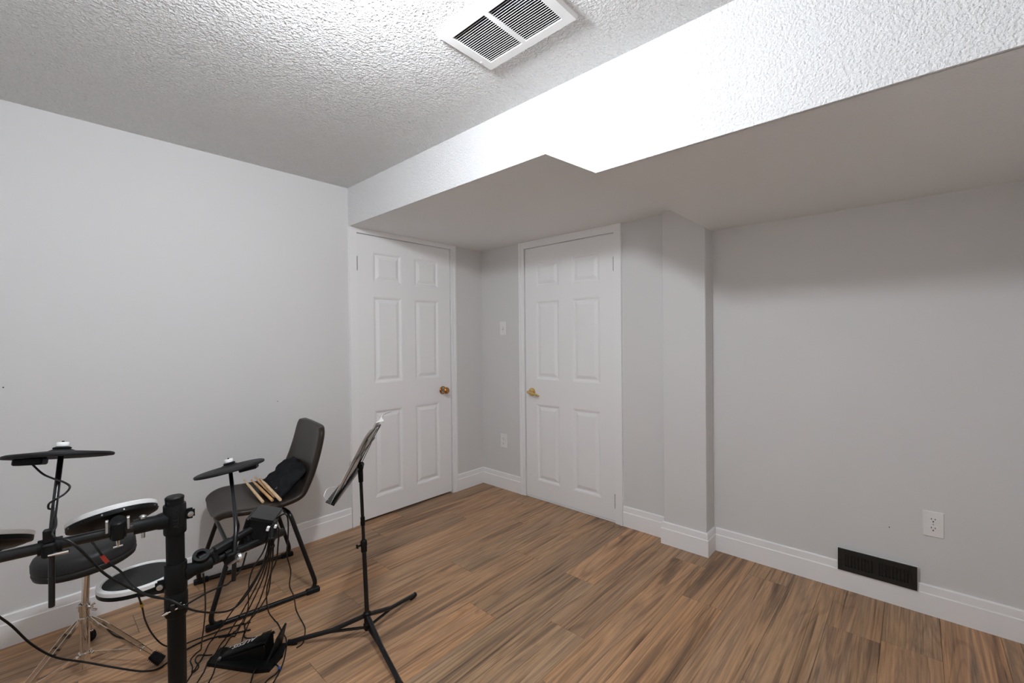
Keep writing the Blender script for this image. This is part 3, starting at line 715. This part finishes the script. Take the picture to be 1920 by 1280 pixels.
def clampT(z, arm, wing, height=.078):
    q = PX+V((0, 0, z)); adir = V((arm.x-PX.x, arm.y-PX.y, 0)).normalized()
    m = MB().lathe([(.0209, -height/2), (.0245, -height/2), (.0255, -height/2+.003), (.0255, height/2-.003), (.0245, height/2), (.0209, height/2)], q, n=28)
    m.tube([q+adir*.015, q+adir*.034, q+adir*.040, q+adir*.085], [.024, .0205, .0185, .0185], 20)
    cp = part(kit, 'clamp', m, 'black_plastic')
    wd_ = wing; wq = q+wd_*.030+V((0, 0, .006 if wd_ is lat else -.014))
    part(kit, 'clamp_lug', MB().box((-.018, -.008, -.014), (.014, .008, .014), .005, M=frame(wq, wd_, V((0, 0, 1)).cross(wd_)), seg=2), 'black_plastic', under=cp)
    part(kit, 'bolt', MB().lathe([(0, -.020), (.0045, -.02), (.0045, .008), (.0075, .009), (.007, .012), (0, .014)], wq+wd_*.003, (camh*.9+wd_*.1), 12), 'zinc', under=cp)
    bq = q+adir*.066
    part(kit, 'bolt', MB().lathe([(0, -.032), (.004, -.032), (.004, .019), (.008, .019), (.008, .024), (.004, .027), (0, .027)], bq, (0, 0, 1), 12), 'zinc', under=cp)
    return cp, adir
armL = onz(0, 1044, ZA); armR = onz(520, 1001, ZB)
cpa, dirL = clampT(ZA, armL, lat)
cpb, dirR = clampT(ZB, armR, -lat)
# raised maker's name on the upper clamp, reading upwards
Mt = frame(PX+V((0, 0, ZA+.004))+(camh*.97+lat*.1).normalized()*.0258, V((0, 0, 1)), -lat+camh*.1)
text_mesh('lettering', 'ALESIS', .017, Mt, 'letter_black', kit, cpa)
# memory lock under the lower clamp
q = PX+V((0, 0, ZB-.068))
ml = part(kit, 'memory_lock', MB().lathe([(.0209, -.036), (.0225, -.036), (.0262, -.03), (.0262, .024), (.0235, .030), (.0209, .03)], q, n=28), 'black_plastic')
tq = q+camh*.0255+V((0, 0, -.010))
for s_ in (-1, 1):
    part(kit, 'lock_lug', MB().box((-.005, -.006, -.010), (.005, .006, .008), .0015, M=frame(tq+lat*s_*.0078+V((0, 0, .008)), lat, camh)), 'black_metal', under=ml, smooth=False)
part(kit, 'wing_screw', MB().tube([tq-lat*.022+V((0, 0, -.002)), tq+lat*.018+V((0, 0, .006))], .0024, 8).tube([tq-lat*.030+V((0, 0, -.004)), tq-lat*.018+V((0, 0, -.0005))], [.0035, .0048], 8), 'chrome', under=ml)
# arms
armLend = PX+V((0, 0, ZA))+(armL-PX-V((0, 0, ZA)))*1.45; 
part(kit, 'rack_arm', MB().tube([PX+V((0, 0, ZA))+dirL*.06, armLend], .0125, 20), 'black_metal')
armRend = PX+V((0, 0, ZB))+dirR*((V((armR.x, armR.y, 0))-PX).length+.02)
part(kit, 'rack_arm', MB().tube([PX+V((0, 0, ZB))+dirR*.06, armRend], .0125, 20), 'black_metal')
# left post of the rack, outside the picture, that carries the long arm
PL_ = V((armLend.x, armLend.y, 0))
p2 = part(kit, 'post', MB().tube([PL_+V((0, 0, .01)), PL_+V((0, 0, PTOP-.002))], .0208, 24), 'black_satin')
part(kit, 'rubber_foot', MB().lathe([(0, 0), (.027, 0), (.027, .014), (.0208, .045), (0, .045)], PL_, n=20), 'black_rubber', under=p2)
part(kit, 'clamp', MB().lathe([(.0209, -.039), (.0255, -.039), (.0255, .039), (.0209, .039)], PL_+V((0, 0, ZA)), n=24), 'black_plastic', under=p2)
# third, short post under the outer end of the module arm
PR_ = V((armRend.x, armRend.y, 0))

def disc_axis(c, l, r_, eps):
    """axis of a disc at c whose long image axis runs l -> r_, tipped towards the viewer by eps degrees"""
    v = (c-C).normalized(); D = (c-C).dot(d); e1 = dep(*r_, D)-dep(*l, D); e1 = (e1-v*e1.dot(v)).normalized()
    n_ = e1.cross(v); 
    if n_.z < 0: n_ = -n_
    e = math.radians(eps); return (n_*math.cos(e)-v*math.sin(e)).normalized(), e1, v
def pad(c, ax, R, label, jack=None):
    m = MB().lathe([(0, -.030), (R*.45, -.030), (R*.70, -.027), (R*.88, -.020), (R*.93, -.016), (R*.995, -.0155), (R*1.0, -.012), (R*.995, -.0045), (R*.93, -.003), (0, -.002)], c, ax, 48)
    pb = part(kit, 'pad_shell', m, 'black_plastic', label=label)
    part(kit, 'pad_rim', MB().lathe([(R*.86, .002), (R*.865, .0065), (R*.90, .010), (R*.96, .010), (R, .007), (R*1.005, .002), (R*1.002, -.0035), (R*.96, -.0045), (R*.9, -.003), (R*.86, .002)], c, ax, 56), 'rim_white', under=pb, label='white rubber rim')
    part(kit, 'pad_head', MB().lathe([(0, .0068), (R*.5, .0066), (R*.872, .0055), (R*.872, .001), (0, .001)], c, ax, 48), 'pad_mesh', under=pb, label='black playing surface')
    return pb
# rack tom over the long arm
tcn = dep(213, 966, 1.27); tax, te1, tv = disc_axis(tcn, (128, 1000), (302, 952), -11)
pb = pad(tcn, tax, .100, 'rack tom pad')
for k in range(14):                                 # tension marks round the hoop
    an = 2*math.pi*k/14; e2 = tax.cross(te1)
    q = tcn+(te1*math.cos(an)+e2*math.sin(an))*.0985-tax*.010
    part(kit, 'hoop_clip', MB().box((-.0015, -.002, -.003), (.0015, .002, .003), M=frame(q, te1*-math.sin(an)+e2*math.cos(an), tax)), 'zinc' if k % 3 else 'black_metal', under=pb, smooth=False)
tA = onz(228, 985, ZA)
tA = PX+V((0, 0, ZA))+dirL*((V((tA.x, tA.y, 0))-PX).length)
tb_ = tcn-tax*.028
mt = part(kit, 'pad_mount', MB().tube([tb_+tax*.004, tb_-tax*.012, tA+V((0, 0, .022))], [.024, .019, .017], 18).lathe([(.0130, -.016), (.0175, -.016), (.0175, .016), (.0130, .016)], tA, dirL, 20), 'black_plastic')
for s_ in (-1, 1):
    part(kit, 'mount_ear', MB().box((-.003, -.007, -.015), (.003, .007, .015), .001, M=frame(tA+camh*.012+dirL*s_*.020+V((0, 0, .02)), dirL, camh)), 'zinc', under=mt, smooth=False)
cq = tA+camh*.014
part(kit, 'mount_barrel', MB().lathe([(0, -.012), (.0125, -.012), (.0135, -.008), (.0135, .028), (.011, .031), (0, .031)], cq+V((0, 0, -.004)), (0, 0, 1), 20), 'black_plastic', under=mt)
part(kit, 'wing_nut', MB().tube([cq+V((0, 0, -.034)), cq+V((0, 0, -.014))], .0035, 8).tube([cq+V((0, 0, -.034))-lat*.009, cq+V((0, 0, -.033))+lat*.009], .003, 8), 'chrome', under=mt)
jq = onz(172, 1008, ZA-.02)
# lower pad behind the post
scn = dep(262, 1083, 1.36); sax_, se1, sv = disc_axis(scn, (182, 1107), (342, 1060), 21)
pbs = pad(scn, sax_, .100, 'lower drum pad, playing face in view')
sA = PX+V((0, 0, ZB))+dirR*.06
sm_ = part(kit, 'pad_mount', MB().tube([scn-sax_*.028, scn-sax_*.05], [.02, .015], 16).tube(rounded([scn-sax_*.05, scn-sax_*.06+lat*.07, PX+V((0, 0, ZB-.012))-camh*.03], .03, 5), .0095, 12), 'black_metal')
# pad at the edge of the picture on the long arm
lcn = dep(-42, 1012, 1.16); lax, le1, lv = disc_axis(lcn, (-150, 1025), (68, 1003), -7)
pbl = pad(lcn, lax, .104, 'drum pad near the outer post')
la = PX+V((0, 0, ZA))+dirL*((V((onz(-40, 1052, ZA).x, onz(-40, 1052, ZA).y, 0))-PX).length)
part(kit, 'pad_mount', MB().tube([lcn-lax*.026, la], [.02, .016], 16).lathe([(.0130, -.016), (.0175, -.016), (.0175, .016), (.0130, .016)], la, dirL, 20), 'black_plastic')

def cymbal(c, ax, e1, v, R, box_ang, label):
    e2 = ax.cross(e1)
    m = MB().lathe([(0, .012), (.014, .011), (.020, .0085), (.026, .0055), (R*.6, .002), (R*.93, -.001), (R*.985, -.003), (R, -.0065), (R*.985, -.0105), (R*.9, -.0115), (R*.5, -.009), (.02, -.008), (0, -.008)], c, ax, 56)
    cy = part(kit, 'cymbal_pad', m, 'black_rubber', label=label, angle=50)
    part(kit, 'felt_washer', MB().lathe([(0, .010), (.017, .0105), (.0185, .013), (.015, .0155), (0, .016)], c, ax, 24), 'black_rubber', under=cy)
    part(kit, 'wing_nut', MB().lathe([(0, .0155), (.0112, .0155), (.0128, .017), (.0128, .025), (.0114, .027), (0, .027)], c, ax, 18), 'rim_white', under=cy, label='white plastic nut')
    part(kit, 'bolt_end', MB().lathe([(0, .026), (.0026, .026), (.0026, .0305), (0, .031)], c, ax, 10), 'black_metal', under=cy)
    bd = (e1*math.cos(box_ang)+e2*math.sin(box_ang)).normalized()
    part(kit, 'trigger_box', MB().box((-.027, -.022, -.009), (.027, .022, .008), .003, M=frame(c+bd*R*.52-ax*.017, bd, ax.cross(bd))), 'black_plastic', under=cy, smooth=False)
    return cy, bd
# left cymbal on its bent rod
c1 = dep(115, 849, 1.13); a1_, e1_, v1_ = disc_axis(c1, (5, 855), (218, 846), -2.5)
cy1, bd1 = cymbal(c1, a1_, e1_, v1_, .104, math.pi*.92, 'crash cymbal pad with white nut')
rA = onz(97, 1018, ZA); Dl = (rA-C).dot(d)
rod = [dep(97, 1137, Dl-.02), dep(97, 1000, Dl-.02), dep(101, 960, Dl), c1-a1_*.004]
part(kit, 'cymbal_rod', MB().tube(rounded(rod, .03, 4), .0058, 14), 'black_metal')
rc = dep(97, 1020, Dl)
rc = PX+V((0, 0, ZA))+dirL*((V((rc.x, rc.y, 0))-PX).length)
bc = part(kit, 'rod_clamp', MB().lathe([(.013, -.02), (.0175, -.02), (.0175, .02), (.013, .02)], rc, dirL, 20).box((-.012, -.010, -.018), (.012, .010, .015), .004, M=frame(rc+camh*.016+V((0, 0, -.002)), dirL, camh)).box((-.010, -.008, -.012), (.010, .008, .02), .003, M=frame(rc+V((0, 0, .024))+camh*.012, dirL, camh)), 'black_plastic')
part(kit, 'wing_screw', MB().tube([rc+camh*.024+V((0, 0, -.014)), rc+camh*.03-dirL*.035+V((0, 0, -.012))], [.003, .0045], 8), 'chrome', under=bc)
# right cymbal on the module arm
c2 = dep(431, 875, 1.50); a2_, e2_, v2_ = disc_axis(c2, (365, 897), (497, 861), 5)
cy2, bd2 = cymbal(c2, a2_, e2_, v2_, .104, -.25, 'ride cymbal pad with white nut')
rd = [dep(438, 1088, 1.30), dep(440, 1030, 1.30), dep(443, 985, 1.34), c2-a2_*.004]
part(kit, 'cymbal_rod', MB().tube(rounded(rd, .03, 4), .0062, 14), 'black_metal')
rc2 = dep(436, 1043, 1.305)
bc2 = part(kit, 'rod_clamp', MB().box((-.020, -.014, -.016), (.018, .014, .018), .004, M=frame(rc2, dirR, camh)).lathe([(.013, -.018), (.0175, -.018), (.0175, .018), (.013, .018)], PX+V((0, 0, ZB))+dirR*((V((rc2.x, rc2.y, 0))-PX).length), dirR, 20), 'black_plastic')
part(kit, 'wing_screw', MB().tube([dep(428, 1060, 1.27), dep(447, 1047, 1.27)], [.0035, .0045], 8).lathe([(0, -.006), (.012, -.006), (.014, 0), (.012, .006), (0, .006)], dep(449, 1045, 1.28), dirR, 14), 'zinc', under=bc2)
# upper bracket tube with ring clamp, carrying the module
up0 = dep(372, 1050, 1.24); up1 = dep(505, 972, 1.44)
brk = part(kit, 'module_bracket', MB().tube([up0, up0*.5+up1*.5, up1], .0115, 16), 'black_metal')
part(kit, 'ring_clamp', MB().lathe([(.012, -.016), (.020, -.016), (.021, -.012), (.021, .012), (.020, .016), (.012, .016), (.012, -.016)], dep(377, 1046, 1.25), V((0, 0, 1))*.8+camh*.5, 22).box((-.018, -.012, -.014), (.022, .012, .010), .004, M=frame(dep(390, 1052, 1.262), up1-up0, camh)), 'black_plastic', under=brk)
part(kit, 'clamp_block', MB().box((-.030, -.014, -.012), (.030, .014, .012), .005, M=frame(dep(418, 1024, 1.30), up1-up0, camh)), 'black_plastic', under=brk, smooth=False)
part(kit, 'bracket_link', MB().tube([dep(400, 1036, 1.27), dep(405, 1052, 1.27)], .010, 10), 'black_plastic', under=brk); part(kit, 'bracket_link', MB().tube([dep(462, 1000, 1.37), dep(466, 1022, 1.37)], .010, 10), 'black_plastic', under=brk)
# module
md1 = (V((d.x, d.y, 0)).normalized()*.92-lat*.25).normalized(); 
mc = dep(495, 976, 1.43); mup = (V((0, 0, 1))*.86+md1*-.0+lat*.28).normalized(); mx = md1.cross(mup).normalized(); 
if mx.dot(r) < 0: mx = -mx
Mm = frame(mc, mx, md1)
mod = part(kit, 'sound_module', MB().box((-.034, -.050, -.046), (.034, .060, .024), .006, M=Mm, seg=2), 'black_plastic', label='drum sound module seen from behind', smooth=False)
part(kit, 'module_hood', MB().box((-.037, -.054, .014), (.039, .064, .026), .005, M=Mm, seg=2), 'black_metal', under=mod, smooth=False)
part(kit, 'module_side', MB().box((-.046, -.044, -.085), (-.024, .045, .018), .004, M=Mm), 'black_plastic', under=mod, smooth=False)
part(kit, 'jack', MB().box((-.004, -.008, -.006), (.004, .004, .006), .001, M=frame(dep(503, 990, 1.36), mx, md1)), 'rim_white', under=mod, label='white plug')
part(kit, 'jack', MB().box((-.0035, -.008, -.004), (.0035, .004, .004), .001, M=frame(dep(517, 986, 1.36), mx, md1)), 'rim_white', under=mod, label='white plug')
part(kit, 'jack', MB().tube([dep(509, 1012, 1.36), dep(511, 985, 1.38)], [.012, .016], 12), 'black_plastic', under=mod)

# ------------------------------------------------------------------ foot pedal
pe_back, pe_l, pe_r, pe_rb = onz(390, 1257, 0), onz(505, 1262, 0), onz(530, 1203, 0), onz(447, 1208, 0)
heel = onz(393, 1248, 0)*.5+onz(425, 1222, 0)*.5; toe = onz(515, 1232, 0)
ped_o = (heel+toe)/2; pdx = (toe-heel); PLN = pdx.length; pdx.normalize(); pdy = V((-pdx.y, pdx.x, 0))     # pdy to the far side
ped = thing('foot_pedal', 'black plastic drum foot pedal on the floor among loose cables', 'pedal', ped_o)
PD = lambda a, b, z: ped_o+pdx*a+pdy*b+V((0, 0, z))
hL = PLN/2+.02
m = MB(); pts = [(-hL, -.040), (-hL, .045), (hL*.3, .060), (hL*.95, .064), (hL+.012, .0), (hL, -.080), (hL*.6, -.085)]
m.prism([PD(a, b, 0.0) for a, b in pts], (0, 0, .014))
pbse = part(ped, 'base_plate', m, 'black_plastic', smooth=False)
m = MB(); m.prism([PD(hL*.78, -.05, .012), PD(hL*.78, .062, .012), PD(hL*.95, .058, .10), PD(hL*.95, -.01, .085)], pdx*.008)
part(ped, 'toe_guard', m, 'black_plastic', smooth=False)
m = MB()
prof_b = [(-hL*.72, .020), (-hL*.60, .032), (hL*.55, .088), (hL*.70, .092), (hL*.74, .082)]
vs = []; nb_ = 8
for (a, z) in prof_b:
    wv = .026+.012*(a+hL)/(2*hL)
    for k in range(nb_+1):
        t_ = -1+2*k/nb_; vs.append(PD(a, t_*wv, z-.008*abs(t_)**2.5))
fs = [(i*(nb_+1)+k, i*(nb_+1)+k+1, (i+1)*(nb_+1)+k+1, (i+1)*(nb_+1)+k) for i in range(len(prof_b)-1) for k in range(nb_)]
m.add(vs, fs); fb = part(ped, 'footboard', m, 'black_satin', angle=60)
sd_ = fb.modifiers.new('solid', 'SOLIDIFY'); sd_.thickness = .012; sd_.offset = -1
m = MB()
m.prism([PD(-hL*.62, -.030, .012), PD(hL*.72, -.036, .012), PD(hL*.70, -.036, .074), PD(-hL*.6, -.028, .020)], pdy*.066)
part(ped, 'pedal_body', m, 'black_plastic', smooth=False)
for k in range(6):
    a = hL*(.40+.05*k); z = .0815+.0022*k
    part(ped, 'grip_rib', MB().tube([PD(a, -.03, z-.001), PD(a, .03, z-.001)], .0018, 6), 'black_rubber', under=fb)
for s_ in (-1, 1): part(ped, 'hinge_pin', MB().tube([PD(-hL*.66, s_*.026, .022), PD(-hL*.66, s_*.036, .022)], .006, 12), 'zinc')
sl_ = V((pdx.x, pdx.y, 0))*(hL*1.15)+V((0, 0, .056)); 
Mt = frame(PD(-.005, -.004, .0655), -sl_, -pdy)
text_mesh('lettering', 'ALESIS', .034, Mt, 'letter_white', ped, fb)

# ------------------------------------------------------------------ cables
from mathutils.kdtree import KDTree
def world_tree(root):
    vs = []; fs = []
    for o in [c_ for c_ in root.children_recursive if c_.type == 'MESH']:
        k = len(vs); vs += [root.location+v.co for v in o.data.vertices]; fs += [tuple(i+k for i in f.vertices) for f in o.data.polygons]
    return BVHTree.FromPolygons(vs, fs)
LOW = [world_tree(x) for x in (ped, ms, th, chair)]
LAID = []
def resample(sp, step):
    out = [sp[0].copy()]; acc = 0
    for a, b in zip(sp, sp[1:]):
        L = (b-a).length; t_ = step-acc
        while t_ < L: out.append(a+(b-a)*(t_/L)); t_ += step
        acc = L-(t_-step)
    out.append(sp[-1].copy()); return out
def cable(pts, label, rad=.0026, group='black cables of the drum kit', bands=(), plug=.012, low=None):
    """pts: list of (px, py, depth) hanging points, or (px, py) points lying on the floor; it is laid over what is already there"""
    rz = rad*(1.7 if bands else 1.0)
    w3 = [p.copy() if isinstance(p, Vector) else dep(*p) if len(p) == 3 else onz(p[0], p[1], rz) for p in pts]
    for q in w3: q.z = max(q.z, rz)
    sp = resample(spline(w3, 8), .004); n_ = len(sp); nfree = int(plug/.004)
    for q in sp: q.z = max(q.z, rz)
    for it in range(8):
        kd = None
        if LAID:
            kd = KDTree(len(LAID))
            for i, (q, r_) in enumerate(LAID): kd.insert(q, i)
            kd.balance()
        push = [None]*n_
        for i in range(nfree, n_):
            p = sp[i]; tg = (sp[min(i+1, n_-1)]-sp[max(i-1, 0)]).normalized(); best = V((0, 0, 0))
            if kd:
                for (q, ix, ds) in kd.find_range(p, rz+.0040):
                    need = rz+LAID[ix][1]+.0004
                    if ds >= need: continue
                    dv = V((0, 0, 1)) if abs(tg.z) < .75 else V((p.x-q.x, p.y-q.y, 0))
                    if dv.length < 1e-5: dv = camh.copy()
                    dv = (dv-tg*dv.dot(tg)).normalized(); k_ = (p-q).dot(dv)
                    m_ = -k_+math.sqrt(max(0, k_*k_+need*need-ds*ds))
                    if m_ > best.length: best = dv*m_
            if p.z < .07:
                for tr in (low or LOW):
                    hit = tr.ray_cast(V((p.x, p.y, min(p.z+.03, .06))), V((0, 0, -1)), .2)
                    if hit[0] is not None and hit[0].z+rad > p.z and hit[0].z > .001 and hit[0].z+rad-p.z > best.length: best = V((0, 0, hit[0].z+rad-p.z))
            if best.length > 1e-5: push[i] = best
        if not any(push): break
        new = []
        for i in range(n_):
            bm_, bv = 0, None
            for j in range(max(0, i-25), min(n_, i+26)):
                if push[j] is not None:
                    m_ = push[j].length-.45*.004*abs(i-j)
                    if m_ > bm_: bm_, bv = m_, push[j]
            fade = 1 if i >= nfree else i/max(1, nfree)
            new.append(sp[i]+(bv.normalized()*bm_*fade if bv is not None else V((0, 0, 0))))
        sp = new
        for q in sp: q.z = max(q.z, rz)
    for a, b in zip(sp, sp[1:]):
        LAID.append((a, rad)); LAID.append(((a+b)/2, rad))
    o = build('cable', MB().tube(sp, rad, 8), 'cable_black', base=w3[0]); tag(o, label, 'cable', group)
    for (px, m, nm) in bands:                       # coloured tape where the photograph shows it
        i = min(range(3, n_-4), key=lambda k: ((sp[k]-C).cross(ray(*px)).length/ray(*px).length))
        bo = build(nm, MB().tube(sp[i-3:i+4], rad*1.7, 8), m, base=w3[0]); bo.parent = o; bo.location = (0, 0, 0)
    return o
def snap(p, part_):
    lc, nn, ix, ds = BVHTree.FromPolygons([kit.location+v.co for v in part_.data.vertices], [tuple(f.vertices) for f in part_.data.polygons]).find_nearest(V(p)); return lc
cable([lcn-lax*.027+le1*.05, (-60, 1080, 1.22), (-20, 1140, 1.34), (22, 1173, 1.43), (60, 1208, 1.50), (105, 1232, 1.55), (160, 1241, 1.60), (215, 1251, 1.62), (270, 1258, 1.64), (303, 1250), (345, 1220), (390, 1198), (430, 1189), (470, 1180)], 'long black cable drooping past the throne and across the floor', .0034)
rt = [rod[1], rod[3]]
# coil round the left rod
cl_ = [c1+bd1*.050-a1_*.024, dep(80, 888, 1.10), dep(100, 897, 1.08)]
cl_ += [dep(118, 903, 1.05), dep(131, 912, 1.04), dep(122, 925, 1.03), dep(104, 936, 1.01), dep(92, 944, 1.03), dep(91, 953, 1.06), dep(98, 955, 1.07), dep(104, 966, 1.05), dep(105, 985, 1.0), dep(98, 1000, .985), dep(103, 1007, .985)]
cable(cl_, 'thin black cable wound round the rod of the crash cymbal', .0022)
cable([dep(104, 1008, .99), (128, 1013, .99), (150, 1030, 1.0), (170, 1050, 1.02), (200, 1078, 1.05), (245, 1103, 1.09), (285, 1118, 1.12), (318, 1124, 1.145), (345, 1137, 1.155), (368, 1145, 1.2), (400, 1148, 1.28), (430, 1144, 1.34), (452, 1128, 1.36), (478, 1090, 1.38), (507, 1030, 1.365), (516, 1006, 1.368)], 'black cable running along the rack from the crash cymbal past the post', .0028)
cable([tcn-te1*.045-tax*.028, (170, 1000, 1.19), (171, 1012, 1.14), (176, 1020, 1.13), (184, 1031, 1.12), (200, 1052, 1.13), (225, 1070, 1.14), (248, 1096, 1.14), (270, 1112, 1.135), (300, 1120, 1.14)], 'black cable with a red band hanging from the rack tom', .0026, bands=[((197, 1047), 'tag_red', 'red_band')])
cable([snap(dep(256, 1106, 1.33), pbs), (259, 1116, 1.325), (262, 1124, 1.34), (267, 1140, 1.39), (272, 1162, 1.5), (284, 1186, 1.62), (302, 1206, 1.72), (320, 1212, 1.78), (345, 1208), (380, 1194), (430, 1176), (470, 1166)], 'black cable with a yellow band hanging from the lower pad', .0026, bands=[((266, 1134), 'tag_yellow', 'yellow_band')])
cable([(345, 1136, 1.16), (365, 1124, 1.2), (390, 1110, 1.25), (415, 1099, 1.28), (430, 1092, 1.30), (452, 1066, 1.345), onz(462, 1029, ZB)-V((0, 0, .011))], 'short black cable between the post and the ride cymbal rod', .0024)
cable([onz(381, 1066, ZB)-V((0, 0, .011)), (382, 1085, 1.245), (384, 1105, 1.27), (385, 1140, 1.4), (382, 1175, 1.6), (378, 1205, 1.8), (376, 1218), (366, 1226), (357, 1238), (361, 1250), (360, 1261), (370, 1254), (372, 1247), (366, 1238), (372, 1228), (388, 1228), (398, 1227)], 'black cable hanging beside the post and curling on the floor', .0022)
seeds = [([(505, 1008, 1.352), (500, 1035, 1.385), (487, 1070, 1.48), (462, 1110, 1.6), (432, 1150, 1.75), (400, 1196, 1.86), (378, 1235), (350, 1278), (335, 1300)], 'bundle cable from the module, outermost beside the post'),
         ([(507, 1008, 1.362), (502, 1040, 1.40), (490, 1078, 1.50), (470, 1118, 1.62), (447, 1158, 1.76), (423, 1196, 1.86), (398, 1235), (366, 1285), (356, 1300)], 'bundle cable from the module, crossing the heel of the pedal'),
         ([(509, 1008, 1.352), (504, 1042, 1.385), (494, 1082, 1.5), (477, 1120, 1.63), (457, 1160, 1.78), (440, 1195, 1.88), (425, 1222, 1.84), (400, 1262), (385, 1290)], 'bundle cable from the module, running over the pedal base'),
         ([(511, 1008, 1.364), (507, 1045, 1.40), (500, 1085, 1.5), (487, 1125, 1.63), (470, 1160, 1.78), (459, 1190, 1.90), (452, 1206), (441, 1216)], 'bundle cable from the module, ending behind the pedal'),
         ([(503, 1008, 1.362), (493, 1035, 1.385), (476, 1062, 1.5), (468, 1085, 1.58), (466, 1110, 1.7), (465, 1140, 1.85), (455, 1170), (435, 1190), (410, 1195)], 'black cable slipping down apart from the bundle above the chair rail'),
         ([(513, 1008, 1.354), (511, 1050, 1.39), (508, 1075, 1.45), (503, 1110, 1.58), (490, 1135, 1.72), (475, 1155, 1.84), (459, 1172), (460, 1185), (458, 1194), (468, 1196), (482, 1194)], 'black cable with a sharp kink on the floor by the pedal tip')]
for pts, lab in seeds: cable(pts, lab, .0024)
cable([snap(dep(526, 965, 1.43), mod), (534, 963, 1.41), (540, 975, 1.42), (540, 1010, 1.5), (538, 1040, 1.58), (545, 1070, 1.68), (543, 1098, 1.78), (551, 1118, 1.9), (556, 1145, 2.0), (570, 1172), (572, 1185), (568, 1205), (556, 1214)], 'black cable hanging apart from the module down to the tripod leg', .0024, low=[LOW[0], LOW[3]])
cable([(517, 988, 1.36), (523, 993, 1.38), (521, 1025, 1.45), (518, 1050, 1.52), (506, 1080, 1.62), (500, 1110, 1.74), (503, 1145, 1.9), (516, 1172, 1.98), (530, 1186), (537, 1200), (535, 1225), (528, 1250), (515, 1275), (500, 1300)], 'black cable curving round the toe of the pedal', .0026)
cable([(516, 1246, 1.72), (523, 1251), (523, 1258), (513, 1266), (500, 1276), (488, 1295)], 'black cable with a blue band plugged into the pedal toe', .0024, bands=[((524, 1252), 'tag_blue', 'blue_band')])
cable([(490, 1254), (482, 1258), (474, 1268), (468, 1285), (465, 1300)], 'black cable leaving the side of the pedal base', .0026)
